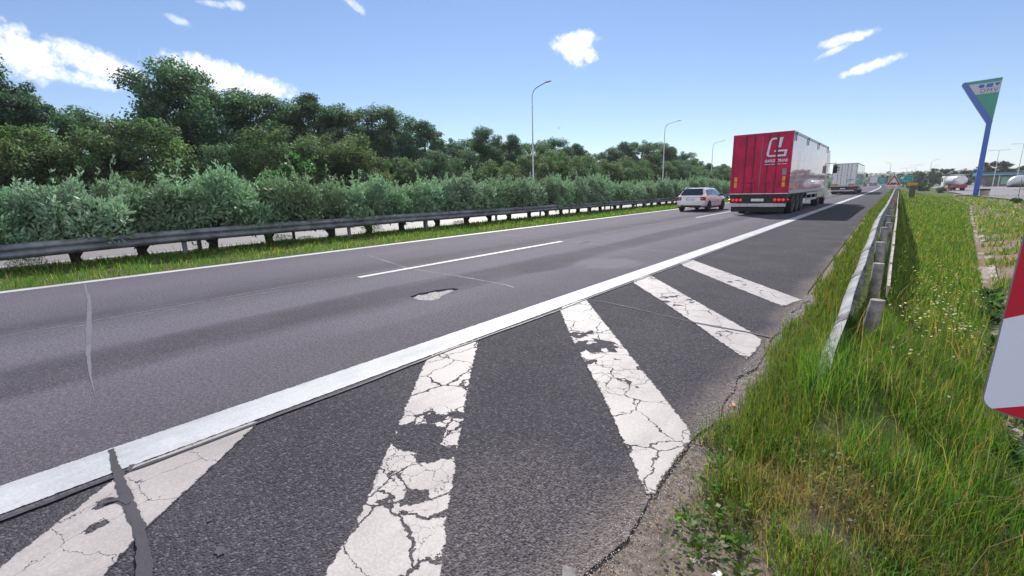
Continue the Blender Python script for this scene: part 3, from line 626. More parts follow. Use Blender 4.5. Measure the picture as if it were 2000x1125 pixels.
def make_estate(label, paint, loc, rz=0, s=.9, group=None):
    """estate car, tail at y=0, nose at y=4.67"""
    root = empty('estate_car', loc, rz, label, 'car', group); root.scale = (s, s, s)
    # y, zbottom, zbelt, ztop, half width belt, half width top
    ST = [(.00, .42, .78, .80, .80, .74), (.06, .34, .90, .93, .865, .78), (.16, .30, .97, 1.06, .885, .74), (.42, .26, .985, 1.33, .90, .64), (.62, .25, .985, 1.425, .905, .60), (1.2, .22, .975, 1.462, .907, .605), (2.1, .22, .955, 1.465, .907, .61), (2.75, .22, .935, 1.43, .905, .60), (3.0, .22, .93, 1.36, .905, .61), (3.45, .22, .915, 1.05, .90, .74), (3.62, .22, .905, .965, .895, .78), (4.1, .23, .85, .895, .87, .70), (4.5, .26, .72, .78, .80, .60), (4.67, .36, .58, .64, .66, .5)]
    rings = []
    for y, zb, ze, zt, wb, wt in ST:
        h = [(wb * .80, zb), (wb * .955, zb + .05), (wb * .99, .45 if zb < .4 else zb + .06), (wb, min(.68, ze - .06)), (wb * .985, ze - .05), (wb * .955, ze), (wt + (wb * .955 - wt) * .12, ze + (zt - ze) * .86), (wt * .93, ze + (zt - ze) * .965), (wt * .6, zt), (0, zt + .012)]
        rings.append([(x, y, z) for x, z in h] + [(-x, y, z) for x, z in h[-2::-1]])
    mb = MB(); mb.loft(rings); body = mb.build('body', paint, root, smooth_=32)
    d = .006
    def side_pt(y, t, sg, push=d):
        ys_ = [s_[0] for s_ in ST]; zb, ze, zt, wb, wt = [float(np.interp(y, ys_, [s_[i] for s_ in ST])) for i in range(1, 6)]
        x0 = wb * .955; x1 = wt + (x0 - wt) * .12; z0 = ze; z1 = ze + (zt - ze) * .86
        return (sg * (x0 + (x1 - x0) * t + push), y, z0 + (z1 - z0) * t)
    for sg in (-1, 1):
        for ya, yb_, cut in ((.50, 1.22, 'r'), (1.28, 2.14, None), (2.20, 3.42, 'f')):
            n = 6; bot = [side_pt(ya + (yb_ - ya) * i / n, .07, sg) for i in range(n + 1)]
            top = [side_pt(ya + (yb_ - ya) * i / n, .93, sg) for i in range(n + 1)]
            if cut == 'f': top = [side_pt(ya + (3.02 - ya) * i / n, .93, sg) for i in range(n + 1)]
            if cut == 'r': top = [side_pt(.66 + (yb_ - .66) * i / n, .9, sg) for i in range(n + 1)]; bot = [side_pt(.52 + (yb_ - .52) * i / n, .09, sg) for i in range(n + 1)]
            MB().add(bot + top, [(i, i + 1, n + 2 + i, n + 1 + i) for i in range(n)]).build('side_window', M['glass'], root)
        MB().box(sg * .93 - .09, sg * .93 + .09, 3.05, 3.2, .93, 1.07, .03).build('wing_mirror', M['black'], root)
        MB().tube([(sg * .60, .7, 1.455), (sg * .60, .8, 1.49), (sg * .61, 2.3, 1.50), (sg * .61, 2.42, 1.47)], .018, 6).build('roof_rail', M['chrome'], root)
        tl = MB().box(sg * .73 - .15, sg * .73 + .15, -.012, .18, .70, .92, .03).build('tail_light', M['tail'], root)
        MB().box(sg * .70 - .09, sg * .70 + .07, -.018, -.010, .79, .83).build('light_strip', simple('pale_lens', (.7, .45, .45), .3), tl)
        for hy in (2.05, 1.2): MB().box(sg * .912 - .012, sg * .912 + .012, hy - .16, hy + .0, .80, .825, .005).build('door_handle', paint, root)
        for yw in (.82, 3.72):
            n = 20; a = [(sg * .9105, yw + .40 * cos(pi * k / n), .30 + .40 * sin(pi * k / n)) for k in range(n + 1)]
            MB().add(a + [(sg * .9105, yw - .40, .22), (sg * .9105, yw + .40, .22)], [tuple(range(n + 3))]).build('wheel_arch', M['black'], root)
            w_ = wheel(.325, .22, M['chrome'], root, (sg * .815, yw, .325))
        MB().box(sg * .9 - .02, sg * .9 + .012, 1.25, 3.3, .20, .30, .008).build('sill', M['black'], root)
    # rear screen follows the sloping tail
    rs = [(-.64, .135, 1.02), (.64, .135, 1.02), (.70, .20, 1.08), (.57, .48, 1.37), (-.57, .48, 1.37), (-.70, .20, 1.08)]
    MB().add([(x * 1.0, y - .045, z + .012) for x, y, z in rs], [tuple(range(6))]).build('rear_window', M['glass'], root)
    MB().box(-.58, .58, .40, .66, 1.415, 1.44, .008).build('roof_spoiler', paint, root)
    MB().box(-.62, .62, -.03, .10, .26, .40, .02).build('lower_bumper', M['black'], root)
    MB().box(-.60, .60, -.016, .02, .885, .90, .004).build('tailgate_crease', M['chrome'], root)
    pl = MB().box(-.27, .27, -.022, -.004, .70, .82, .004).build('number_plate', M['plate'], root)
    MB().box(-.262, -.225, -.026, -.020, .705, .815).build('blue_band', M['bluebar'], pl)
    MB().tube([(0, .75, 1.46), (.0, .60, 1.60)], .008, 5).build('aerial', M['black'], root)
    return root

def make_lorry(label, door, side, loc, rz=0, L=13.0, red=True, group=None, cabmat=None, detail=True):
    """articulated lorry; origin on the road below the trailer's rear; box 2.5 wide, 3.75 tall"""
    root = empty('articulated_lorry', loc, rz, label, 'lorry', group)
    W2, ZB, ZT = 1.25, 1.02, 3.74
    MB().box(-W2, W2, .06, L, ZB, ZT, .02).build('box_body', side, root)
    fr = MB(); fr.box(-W2 - .006, -W2 + .07, 0, .058, ZB - .02, ZT + .01); fr.box(W2 - .07, W2 + .006, 0, .058, ZB - .02, ZT + .01); fr.box(-W2 + .07, W2 - .07, 0, .058, ZT - .09, ZT + .01); fr.box(-W2 + .07, W2 - .07, 0, .058, ZB - .06, ZB + .05)
    fr.build('rear_frame', door if red else simple('frame_grey', (.42, .42, .46), .4), root)
    for sg in (-1, 1):
        x0, x1 = (sg * .022, sg * 1.17) if sg > 0 else (sg * 1.17, sg * .022)
        dmb = MB(); dmb.box(x0, x1, .012, .056, ZB + .06, ZT - .10, .008)
        dr = dmb.build('rear_door', door, root)
        pn = MB()
        xa, xb = min(x0, x1) + .16, max(x0, x1) - .10
        for za, zb in ((1.22, 1.98), (2.05, 3.55)):
            pn.box(xa, xb, .004, .012, za, za + .03); pn.box(xa, xb, .004, .012, zb - .03, zb); pn.box(xa, xa + .03, .004, .012, za + .03, zb - .03); pn.box(xb - .03, xb, .004, .012, za + .03, zb - .03)
        pn.build('panel_rib', door, dr)
        if red: MB().box((.18 if sg > 0 else -.56), (.56 if sg > 0 else -.18), -.02, .006, 1.50, 1.92, .012).build('latch_box', door, dr)
        for rx in (.30, .66):
            rod = MB(); rod.tube([(sg * rx, -.012, ZB - .02), (sg * rx, -.012, ZT - .06)], .017, 8)
            for zz in (1.12, 1.72, 2.3, 3.0, 3.55): rod.box(sg * rx - .035, sg * rx + .035, -.03, .012, zz - .03, zz + .03)
            rod.build('lock_rod', simple('rod_dark', (.10, .03, .045), .4, metal=.3) if red else M['galv'], dr)
        for zz in (1.25, 1.95, 2.7, 3.4): MB().box(sg * 1.17 - .05, sg * 1.17 + .06, -.01, .012, zz - .04, zz + .04, .006).build('hinge', door if red else M['galv'], dr)
    sl = MB(); sl.box(-W2, W2, -.012, -.002, ZB - .045, ZB - .01); sl.build('threshold_strip', M['plate'], root)
    ch = MB(); ch.box(-1.15, 1.15, .15, L - .3, .82, ZB - .005); ch.box(-.5, .5, .4, L - 1.2, .62, .82); ch.box(-1.22, 1.22, .02, .16, .55, ZB - .061, .01); ch.build('chassis', M['black'], root)
    ub = MB(); ub.box(-1.20, 1.20, -.03, .06, .385, .535, .015); ub.build('underrun_bar', simple('bar_grey', (.50, .50, .54), .45), root)
    MB().box(-1.15, 1.15, .02, .05, .14, .375, .01).build('mud_flap', M['rubber'], root)
    for sg in (-1, 1):
        if red:
            for k in range(3):
                n = 14; c = (sg * (.74 + .17 * k), -.0, .70); r = .068
                t = MB(); t.loft([[(c[0] + r * cos(2 * pi * i / n), .02, c[2] + r * sin(2 * pi * i / n)) for i in range(n)], [(c[0] + r * cos(2 * pi * i / n), -.02, c[2] + r * sin(2 * pi * i / n)) for i in range(n)], [(c[0] + r * .5 * cos(2 * pi * i / n), -.035, c[2] + r * .5 * sin(2 * pi * i / n)) for i in range(n)]])
                t.build('tail_light', M['tail_on'], root, smooth_=40)
            for za in (1.30, 1.56): MB().box(sg * 1.02 - .06, sg * 1.02 + .06, -.004, .010, za, za + .22, .003).build('reflector', simple('amber_reflector', (.80, .34, .02), .3), root)
        else:
            MB().box(sg * .86 - .22, sg * .86 + .22, -.01, .02, .62, .78, .01).build('tail_light', M['tail'], root)
            MB().box(sg * .82 - .30, sg * .82 + .30, -.004, .010, 1.09, 1.29, .003).build('reflector', simple('orange_reflector', (.60, .24, .06), .4), root)
        MB().box(sg * 1.25 - .0, sg * 1.25 + sg * .05, .1, .2, .66, .74) if False else None
        MB().tube([(sg * 1.20, .10, .74), (sg * 1.29, .06, .70)], .035, 8).build('marker_lamp', M['tail_on'], root)
    pl = MB().box(-.27, .27, -.01, .02, .64, .76, .003).build('number_plate', M['plate'], root)
    # side details
    sd = MB()
    for sg in (-1, 1): sd.box(sg * 1.262 - .012, sg * 1.262 + .012, .06, L, ZB - .05, ZB + .10); sd.box(sg * 1.262 - .012, sg * 1.262 + .012, .06, L, ZT - .10, ZT + .012)
    sd.build('side_rail', simple('side_rail_silver', (.42, .40, .44), .35, metal=.4), root)
    gd = MB()
    for sg in (-1, 1):
        for zz in (.48, .80): gd.box(sg * 1.20 - .015, sg * 1.20 + .015, 6.0, 10.2, zz, zz + .12)
        for yy_ in (6.2, 8.1, 10.0): gd.box(sg * 1.17 - .02, sg * 1.17 + .015, yy_, yy_ + .06, .45, .95)
    gd.build('side_guard', simple('guard_alloy', (.55, .56, .58), .35, metal=.5), root)
    if red:
        for yy_ in (.55, 4.2, 8.2, 12.7):
            hk = MB(); hk.box(1.275, 1.30, yy_ - .09, yy_ + .09, ZT - .10, ZT - .03); hk.box(1.275, 1.292, yy_ - .08, yy_ - .03, ZT - .40, ZT - .10); hk.box(1.275, 1.292, yy_ + .03, yy_ + .08, ZT - .40, ZT - .10); hk.build('roof_clip', M['black'], root)
    for yy_ in (1.75, 3.05, 4.35):
        for sg in (-1, 1): wheel(.50, .38, M['chrome'], root, (sg * 1.03, yy_, .50))
    MB().box(1.13, 1.24, .9, 5.2, .9, .98) if False else None
    # tractor unit
    cm = cabmat or simple('cab_white', (.72, .72, .74), .3, coat=.5)
    pr = [(L + .45, .75), (L + .45, 3.3), (L + .95, 3.62), (L + 1.6, 3.55), (L + 2.25, 2.75), (L + 2.45, 1.7), (L + 2.45, .42), (L + .9, .42)]
    cab = MB(); cab.prism(pr, -1.22, 1.22, 'x'); cab.build('cab', cm, root)
    tr = MB(); tr.box(-1.1, 1.1, L - 2.3, L + .6, .55, .9); tr.box(-1.2, 1.2, L - 3.1, L - 1.0, .95, 1.01); tr.build('tractor_chassis', M['black'], root)
    for yy_ in (L - 1.75, L + 1.35):
        for sg in (-1, 1): wheel(.50, .36, M['chrome'], root, (sg * 1.02, yy_, .50))
    for sg in (-1, 1):
        MB().add([(sg * 1.226, L + 1.15, 1.75), (sg * 1.226, L + 2.15, 1.75), (sg * 1.226, L + 2.05, 2.55), (sg * 1.226, L + 1.15, 2.6)], [(0, 1, 2, 3)]).build('side_window', M['glass'], root)
        mr = MB(); mr.tube([(sg * 1.2, L + 2.2, 2.75), (sg * 1.55, L + 2.25, 2.78), (sg * 1.58, L + 2.25, 2.1), (sg * 1.2, L + 2.25, 2.0)], .025, 6); mr.box(sg * 1.56 - .12, sg * 1.56 + .12, L + 2.12, L + 2.2, 2.1, 2.62, .02); mr.build('mirror', M['black'], root)
        MB().box(sg * 1.2 - .03, sg * 1.2 + .03, L - 2.6, L + .3, .55, .95, .02).build('fairing', cm, root)
    return root

# red lorry
M['red_door'] = simple('red_door_paint', (.52, .010, .078), .55, coat=.05, noise=.22, nscale=1.1, spec=.3)
M['red_side'] = simple('glossy_maroon_side', (.46, .16, .21), .30, coat=1.0, noise=.05, nscale=1.2)
lorry = make_lorry('dark red articulated lorry with white G shaped logo on its rear doors', M['red_door'], M['red_side'], (-5.12, 24.35, 0), cabmat=simple('cab_cream', (.55, .53, .52), .3, coat=.5))
wh = simple('logo_white', (.66, .68, .80), .5)
lg = MB(); y0, y1 = -.034, -.030
def lq(*p): lg.prism(list(p), y0, y1)
# stylised G and L
lq((.60, 3.42), (.60, 3.50), (.46, 3.50), (.37, 3.46), (.31, 3.36), (.40, 3.36), (.43, 3.40), (.48, 3.42))
lq((.31, 3.36), (.23, 2.80), (.32, 2.80), (.40, 3.36))
lq((.23, 2.80), (.24, 2.72), (.32, 2.66), (.60, 2.66), (.60, 2.735), (.36, 2.735), (.32, 2.77), (.32, 2.80))
lq((.72, 3.50), (.86, 3.50), (.79, 3.06), (.68, 3.06))
lq((.68, 2.95), (1.06, 2.95), (1.02, 2.66), (.68, 2.66), (.68, 2.735), (.93, 2.735), (.95, 2.875), (.68, 2.875))
lq((.54, 2.95), (.60, 2.95), (.60, 2.875), (.53, 2.875))
lg.build('emblem', wh, lorry)
text_mesh('GARGI', .175, wh, lorry, loc=(.385, -.031, 2.42), ext=.003, shear=.15, sx=.80, bold=.006)
text_mesh('TRANS', .175, wh, lorry, loc=(.90, -.031, 2.42), ext=.003, shear=.15, sx=.74, bold=.006)
sb = MB()
for xa, xb in ((.17, .40), (.44, .60), (.72, .86), (.90, 1.10)): sb.box(xa, xb, y0, y1, 2.31, 2.335)
sb.build('small_print', wh, lorry)
MB().box(.93, 1.10, -.006, .010, 1.83, 2.12, .004).build('notice_plate', simple('grey_notice', (.26, .25, .29), .5), lorry)
# white lorry ahead
M['white_door'] = simple('white_door_paint', (.74, .74, .78), .4)
M['white_side'] = simple('white_side', (.52, .57, .60), .18, coat=.6, noise=.05)
w2 = make_lorry('white box lorry with teal stickers and orange reflectors driving ahead of the red one', M['white_door'], M['white_side'], (-5.35, 70.5, 0), red=False)
tl_ = simple('teal_sticker', (.06, .38, .46), .5)
for xa, xb, za, zb in ((-.95, -.5, 3.18, 3.34), (-.95, -.5, 2.88, 3.02), (.52, 1.0, 1.70, 1.82), (.40, .48, 1.45, 1.88)): MB().box(xa, xb, -.004, .010, za, zb).build('sticker', tl_, w2)
w3 = make_lorry('small distant pale box lorry near the horizon', simple('pale_door', (.62, .64, .72), .5), M['white_side'], (-5.4 - 3.0, 245, 0), R(1.0), red=False)
car_paint = simple('white_car_paint', (.84, .84, .86), .25, coat=.8, noise=.03)
make_estate('white estate car with roof rails in the left lane beside the red lorry', car_paint, (-8.98, 26.5, 0), R(-.3))
dk = simple('dark_car_paint', (.03, .035, .06), .3, coat=.7)
make_estate('farthest dark red car small on the distant lane', simple('wine_car_paint', (.12, .03, .05), .3, coat=.7), (-9.9 + .0, 205, 0), 0, 1.0)
make_estate('dark blue car small on the distant lane between two other cars', simple('navy_car_paint', (.03, .04, .10), .3, coat=.7), (-9.3, 168, 0), 0, 1.0)
make_estate('nearest of three small dark cars far ahead in the left lane', dk, (-8.95, 140, 0), 0, 1.0)

# ------------------------------------------------------------------ signs, lamps and the service area
def pl_z(x, y): return float(gz(x, y))
# red and white striped board beside the camera
m, nt, out = newmat('striped_board')
oc = nd(nt, 'SeparateXYZ', {0: nd(nt, 'TexCoord').outputs['Object']})
sv = mth(nt, 'SUBTRACT', oc.outputs[2], mth(nt, 'MULTIPLY', oc.outputs[0], .62))
fr_ = mth(nt, 'FRACT', mth(nt, 'DIVIDE', mth(nt, 'ADD', sv, 4.31), .43))
nzb = nd(nt, 'TexNoise', {'Vector': nd(nt, 'TexCoord').outputs['Object'], 'Scale': 3.0, 'Detail': 5.0}).outputs['Fac']
bcol = mixc(nt, mth(nt, 'LESS_THAN', fr_, .5), (.58, .010, .035), mixc(nt, nzb, (.80, .83, .97), (.84, .87, .99)))
bb = nd(nt, 'BsdfPrincipled', {'Base Color': bcol, 'Roughness': .45}); nt.links.new(bb.outputs[0], out.inputs[0])
bd = empty('chevron_board', (.203, 1.40, float(gz(.2, 1.4))), 0, 'red and white diagonally striped board close by at the right edge', 'sign')
def rrect(x0, x1, z0, z1, r, n=6):
    out_ = []
    for cx_, cz_, a0 in ((x1 - r, z1 - r, 0), (x0 + r, z1 - r, 90), (x0 + r, z0 + r, 180), (x1 - r, z0 + r, 270)):
        for k in range(n + 1): a = R(a0 + 90 * k / n); out_.append((cx_ + r * cos(a), cz_ + r * sin(a)))
    return out_
pan = MB().prism(rrect(0, .5, 0, 1.0, .022), -.0015, 0).build('panel', m, bd)
rim_ = MB().prism(rrect(-.0035, .5035, -.0035, 1.0035, .025), .0005, .012).build('edge_rim', simple('rim_grey', (.30, .31, .33), .5, metal=.4), bd)
for o in (pan, rim_): o.location = (0, 0, .902 - bd.location.z); o.rotation_euler = (0, R(1.5), R(-26))
MB().tube([(.26, -.10, -.3), (.26, -.10, 1.75)], .022, 12).build('post', M['galv'], bd)
# warning triangle
tri = empty('warning_sign', (-.33, 43, pl_z(-.33, 43)), 0, 'triangular red bordered warning sign with two dark bumps above a white plate', 'sign')
dz = -tri.location.z
wht = simple('sign_white', (.62, .62, .66), .5); sred = simple('sign_red', (.42, .02, .04), .5); sblk = simple('sign_black', (.03, .02, .04), .5)
MB().tube([(0, .05, -.3), (0, .05, 1.95 + dz)], .035, 10).build('post', M['galv'], tri)
def tripoly(h): # triangle scaled
    c = 1.42 + dz; r = h; return [(r * sin(R(a)), c + r * cos(R(a))) for a in (0, 120, 240)]
MB().prism([(x, z) for x, z in tripoly(.50)], .0, .012).build('back_plate', wht, tri)
MB().prism(tripoly(.455), -.004, -.001).build('red_border', sred, tri)
MB().prism(tripoly(.29), -.008, -.005).build('white_field', wht, tri)
bp_ = MB()
for sg in (-1, 1): bp_.prism([(sg * .085 + .075 * cos(pi * k / 8), 1.30 + dz + .05 * sin(pi * k / 8)) for k in range(9)], -.012, -.009)
bp_.box(-.17, .17, -.012, -.009, 1.278 + dz, 1.300 + dz); bp_.build('bump_symbol', sblk, tri)
ppl = MB().box(-.34, .34, -.004, .010, .93 + dz, 1.13 + dz).build('distance_plate', wht, tri)
text_mesh('2,4 km', .15, sblk, ppl, loc=(0, -.006, .975 + dz), ext=.001)
ar = MB()
for sg in (-1, 1): ar.box(sg * .29 - .008, sg * .29 + .008, -.008, -.005, .96 + dz, 1.07 + dz); ar.prism([(sg * .29 - .028, 1.06 + dz), (sg * .29 + .028, 1.06 + dz), (sg * .29, 1.105 + dz)], -.008, -.005)
ar.build('arrow', sblk, ppl)
# green motorway board
gb_ = empty('direction_board', (1.05, 150, pl_z(1, 150)), 0, 'green motorway exit board on two posts behind the warning triangle', 'sign')
sgreen = simple('motorway_green', (.0, .24, .22), .5); dz = -gb_.location.z
MB().prism(rrect(-1.4, 1.4, 1.25 + dz, 2.88 + dz, .1), 0, .05).build('panel', sgreen, gb_)
bo = MB()
for a in ((-1.36, 1.36, 1.29, 1.34), (-1.36, 1.36, 2.79, 2.84), (-1.36, -1.31, 1.34, 2.79), (1.31, 1.36, 1.34, 2.79)): bo.box(a[0], a[1], -.02, -.002, a[2] + dz, a[3] + dz)
bo.build('white_border', simple('border_pale', (.35, .60, .60), .5), gb_)
ex = MB(); ex.prism([(-1.05, 2.0 + dz), (-.45, 2.0 + dz), (-.35, 2.45 + dz), (-.2, 2.45 + dz), (-.22, 2.62 + dz), (-.9, 2.5 + dz)], -.02, -.002); ex.build('exit_symbol', wht, gb_)
ov = MB(); ov.prism([(.55 + .42 * cos(2 * pi * k / 20), 2.28 + dz + .26 * sin(2 * pi * k / 20)) for k in range(20)], -.02, -.002); ov.build('number_field', simple('teal_field', (.02, .30, .36), .5), gb_)
wl = MB(); wl.box(-.6, .0, -.02, -.002, 1.52 + dz, 1.68 + dz); wl.box(.15, .55, -.02, -.002, 1.52 + dz, 1.68 + dz); wl.build('text_bar', simple('text_pale', (.10, .50, .52), .5), gb_)
for sg in (-1, 1): MB().box(sg * .9 - .06, sg * .9 + .06, .055, .16, -.3, 2.8 + dz).build('post', M['galv'], gb_)
# pillar with yellow plate
pc = empty('pillar', (.98, 56, pl_z(.98, 56)), 0, 'dark grey pillar in the grass carrying a small yellow plate', 'pillar')
MB().box(-.22, .22, -.15, .15, -.3, 1.05 - pc.location.z, .02).build('shaft', simple('dark_concrete', (.10, .095, .10), .9, nscale=8, noise=.3), pc)
ylp = MB().box(-.44, .28, -.20, -.17, 1.02 - pc.location.z, 1.26 - pc.location.z, .006).build('yellow_plate', simple('sign_yellow', (.62, .36, .03), .5), pc)
MB().box(-.40, .24, -.207, -.201, 1.06 - pc.location.z, 1.22 - pc.location.z, .002).build('plate_field', simple('sign_amber', (.50, .30, .03), .5), ylp)
# teal board farther on
tb = empty('direction_board', (-4.6, 205, 0), 0, 'blue green board in front of the distant trees, left of the warning triangle', 'sign')
MB().box(-1.1, 1.1, 0, .06, .9, 2.9, .05).build('panel', simple('teal_board', (.02, .22, .30), .5), tb)
for sg in (-1, 1): MB().box(sg * .7 - .06, sg * .7 + .06, .065, .15, -.3, 2.7).build('post', M['galv'], tb)
for k, (za, zb) in enumerate(((2.2, 2.6), (1.4, 1.7))): MB().box(-.7, .4, -.02, -.002, za, zb).build('pale_field', simple('pale_teal', (.10, .42, .50), .5), tb)

# fuel station pylon (about 15 m tall)
OX, OY = 8.5, 93.0; oz = pl_z(OX, OY)
py = empty('fuel_station_sign', (OX, OY, oz), 0, 'tall leaning looking blue pylon with a green and white triangular fuel station board', 'sign')
py['label'] = 'tall blue pylon carrying a green and white triangular fuel station board'
blue = simple('pylon_blue', (.010, .085, .42), .35, coat=.3, noise=.05); pgreen = simple('board_green', (.03, .26, .20), .4, noise=.05); pgrey = simple('board_grey', (.46, .48, .56), .45, noise=.04)
KZ = 9.0 - oz; TZ = 14.72 - oz
MB().box(-.26, .30, -.26, .26, -.3, KZ, .06).build('pole', blue, py)
MB().prism([(-.26, KZ + .003), (.30, KZ + .003), (.33, KZ + .22), (-2.98, TZ - .05), (-3.05, TZ + .02), (-3.35, TZ - .12), (-3.40, TZ - .40)], -.30, .30).build('diagonal_arm', blue, py)
pb = MB().prism([(.31, KZ + .30), (.52, TZ + .12), (-2.98, TZ - .02)], -.22, .22).build('board', pgreen, py)
def onb(poly, name, mat, ya=-.25, yb=-.223): return MB().prism(poly, ya, yb).build(name, mat, pb)
onb([(-2.68, TZ - .42), (.48, TZ - .32), (.42, TZ - 1.72), (-1.86, TZ - 1.80)], 'white_panel', pgrey)
# word mark: block letters above, plain letters below
wm = MB()
def circ(cx_, cz_, rx, rz_, n=20): return [(cx_ + rx * cos(2 * pi * k / n), cz_ + rz_ * sin(2 * pi * k / n)) for k in range(n)]
zc = TZ - .72
wm.prism(circ(-1.40, zc - .04, .30, .24), -.28, -.252)
wm.prism([(-.95, zc - .27), (-.88, zc + .22), (-.26, zc + .24), (-.33, zc - .25)], -.28, -.252)
wm.prism([(-.15, zc + .24), (.42, zc + .26), (.22, zc - .12), (.02, zc - .14)], -.28, -.252)
wm.build('emblem', simple('emblem_blue', (.012, .10, .50), .4), pb)
text_mesh('OMV', .72, simple('letter_dark', (.06, .07, .11), .5), pb, loc=(-.66, -.252, TZ - 1.62), ext=.01, shear=.12, spacing=1.22)

def street_lamp(x, y, z, H, arms, label, group, armlen=1.9, r=.09):
    o = empty('street_lamp', (x, y, z), 0, label, 'street lamp', group)
    MB().tube([(0, 0, -.3), (0, 0, 1.2), (0, 0, H * .62), (0, 0, H - .9)], [r, r, r * .72, r * .55], 10).build('pole', M['pole'], o, smooth_=40)
    for ang_, up in arms:
        dx, dy = cos(ang_), sin(ang_); pts = []
        for k in range(9):
            t = k / 8; a = t * pi / 2 * .9
            pts.append((dx * (.75 * (1 - cos(a))) * 1.0, dy * .75 * (1 - cos(a)), H - .9 + .75 * sin(a)))
        e = pts[-1]; pts.append((e[0] + dx * (armlen - .75), e[1] + dy * (armlen - .75), e[2] + up))
        if up < .05: pts = [(0, 0, H - .9), (0, 0, H - .12), (dx * .1, dy * .1, H - .02), (dx * armlen, dy * armlen, H + up)]
        MB().tube(pts, r * .5, 8).build('arm', M['pole'], o, smooth_=40)
        e = Vector(pts[-1]); hd = MB().box(-.05, .62, -.11, .11, -.05, .06, .03).build('lamp_head', M['pole'], o); hd.location = e; hd.rotation_euler = (0, 0, ang_)
    return o
GL = 'lamps along the opposite carriageway'
street_lamp(-25.6, 33.6, 0, 10.25, [(R(-12), .2)], 'tallest looking curved street lamp standing against the trees behind the hedge', GL)
street_lamp(-25.6, 63.6, 0, 10.0, [(R(-12), .2)], 'middle curved street lamp behind the hedge, above the white car', GL)
street_lamp(-29.3, 97.6, 0, 9.95, [(R(-12), .2)], 'curved street lamp behind the hedge just left of the red lorry', GL)
street_lamp(-28.4, 117, 0, 9.9, [(R(-12), .2)], 'distant street lamp half hidden by the red lorry', GL)
GS = 'lamps of the service area'
two = [(R(175), .02), (R(5), .02)]
for x, y, H, lb in ((21.6, 200, 10.8, 'twin armed lamp post to the right of the fuel station pylon'), (25.0, 190, 11.8, 'rightmost twin armed lamp post at the edge of the service area'),
                    (8.3, 235, 10.0, 'single armed lamp post above the tanker'), (1.8, 262, 8.0, 'small far twin armed lamp post left of the tanker'), (5.2, 300, 10.0, 'far twin armed lamp post above the roadside trees'), (10.4, 275, 8.5, 'faint far lamp post between tanker and pylon')):
    street_lamp(x, y, pl_z(x, y), H, two if 'twin' in lb else [(R(10), .3)], lb, GS, 1.7, .11)
street_lamp(-3.6, 250, 0, 9.2, [(R(180), .1)], 'thin far mast rising directly above the warning triangle', GS, 1.2, .12)

# plaza surface
PZ = -.82
pz = MB(); PP = [(8.0, 215), (7.9, 131), (8.1, 97), (9.3, 82), (10.2, 70), (16, 58), (70, 50), (120, 260), (9, 260)]
pz.add([(x, y, PZ) for x, y in PP], [tuple(range(len(PP)))])
o = pz.build('service_area_pavement', M['far_lane'], fix=False); tag(o, kind='structure')
kb = MB(); pts = [(20, 188), (21, 150), (30, 138), (70, 120)]
for a, b in zip(pts[:-1], pts[1:]):
    dx, dy = b[0] - a[0], b[1] - a[1]; l = math.hypot(dx, dy); n_ = (-dy / l * .25, dx / l * .25)
    kb.add([(a[0] + s_ * n_[0], a[1] + s_ * n_[1], z_) for s_ in (-1, 1) for z_ in (PZ - .1, PZ + .14)] + [(b[0] + s_ * n_[0], b[1] + s_ * n_[1], z_) for s_ in (-1, 1) for z_ in (PZ - .1, PZ + .14)], [(0, 1, 5, 4), (2, 6, 7, 3), (1, 3, 7, 5), (0, 2, 3, 1), (4, 5, 7, 6)])
tag(kb.build('kerb', M['concrete']), kind='structure')
# station building
b_ = empty('station_building', (27.5, 208, PZ), 0, 'low service building with a blue fascia and a pale green window panel', 'building')
MB().box(-7.2, 12, 0, 7, 0, 3.3).build('wall', simple('wall_dark', (.16, .14, .17), .7), b_)
MB().box(-9.2, 14, -1.6, 9, 3.35, 4.3, .05).build('fascia', simple('fascia_blue', (.03, .16, .26), .5), b_)
MB().box(-9.3, 14.1, -1.68, -1.61, 3.55, 3.72).build('pale_band', simple('band_pale', (.30, .50, .50), .5), b_)
wn_ = MB().box(-3.4, .6, -.08, -.01, .7, 2.95).build('window', simple('green_panel', (.22, .50, .34), .5), b_)
MB().box(-6.6, -4.2, -.06, -.01, .2, 2.9).build('window', M['glass'], b_)
for x in (-8.4, -4.0, 2.0, 8.0): MB().box(x - .12, x + .12, -1.3, -1.06, 0, 3.345).build('column', M['pole'], b_)
MB().tube([(-13.0, -8, 0), (-13, -8, .01)], .01, 4) if False else None
# tanker
tk = empty('tanker_lorry', (10.0, 138, PZ), R(10), 'white and silver tanker lorry with red rear skirt parked in the service area', 'lorry')
silver = simple('tank_silver', (.60, .60, .64), .28, metal=.35); n = 22
rings = []
for y, k in ((0, .8), (.1, .93), (.25, .99), (.5, 1.0), (5.6, 1.0), (5.9, .9), (6.0, .6)): rings.append([(1.22 * k * cos(2 * pi * i / n), y, 2.15 + 1.05 * k * sin(2 * pi * i / n)) for i in range(n)])
MB().loft(rings).build('tank', silver, tk, smooth_=35)
MB().box(-1.2, 1.2, -.12, .5, .62, 1.25, .04).build('rear_skirt', simple('skirt_red', (.30, .03, .05), .5), tk)
for sg in (-1, 1): MB().box(sg * .85 - .2, sg * .85 + .2, -.15, -.125, .8, .95).build('tail_light', M['tail'], tk)
MB().box(-1.0, 1.0, .3, 8.4, .55, 1.05).build('chassis', M['black'], tk)
MB().box(-1.21, 1.21, 6.2, 8.4, .75, 3.15, .12).build('cab', simple('tanker_cab_white', (.72, .72, .74), .35), tk)
for sg in (-1, 1): MB().box(sg * 1.218 - .004, sg * 1.218 + .004, 7.0, 8.1, 1.85, 2.75).build('side_window', M['glass'], tk)
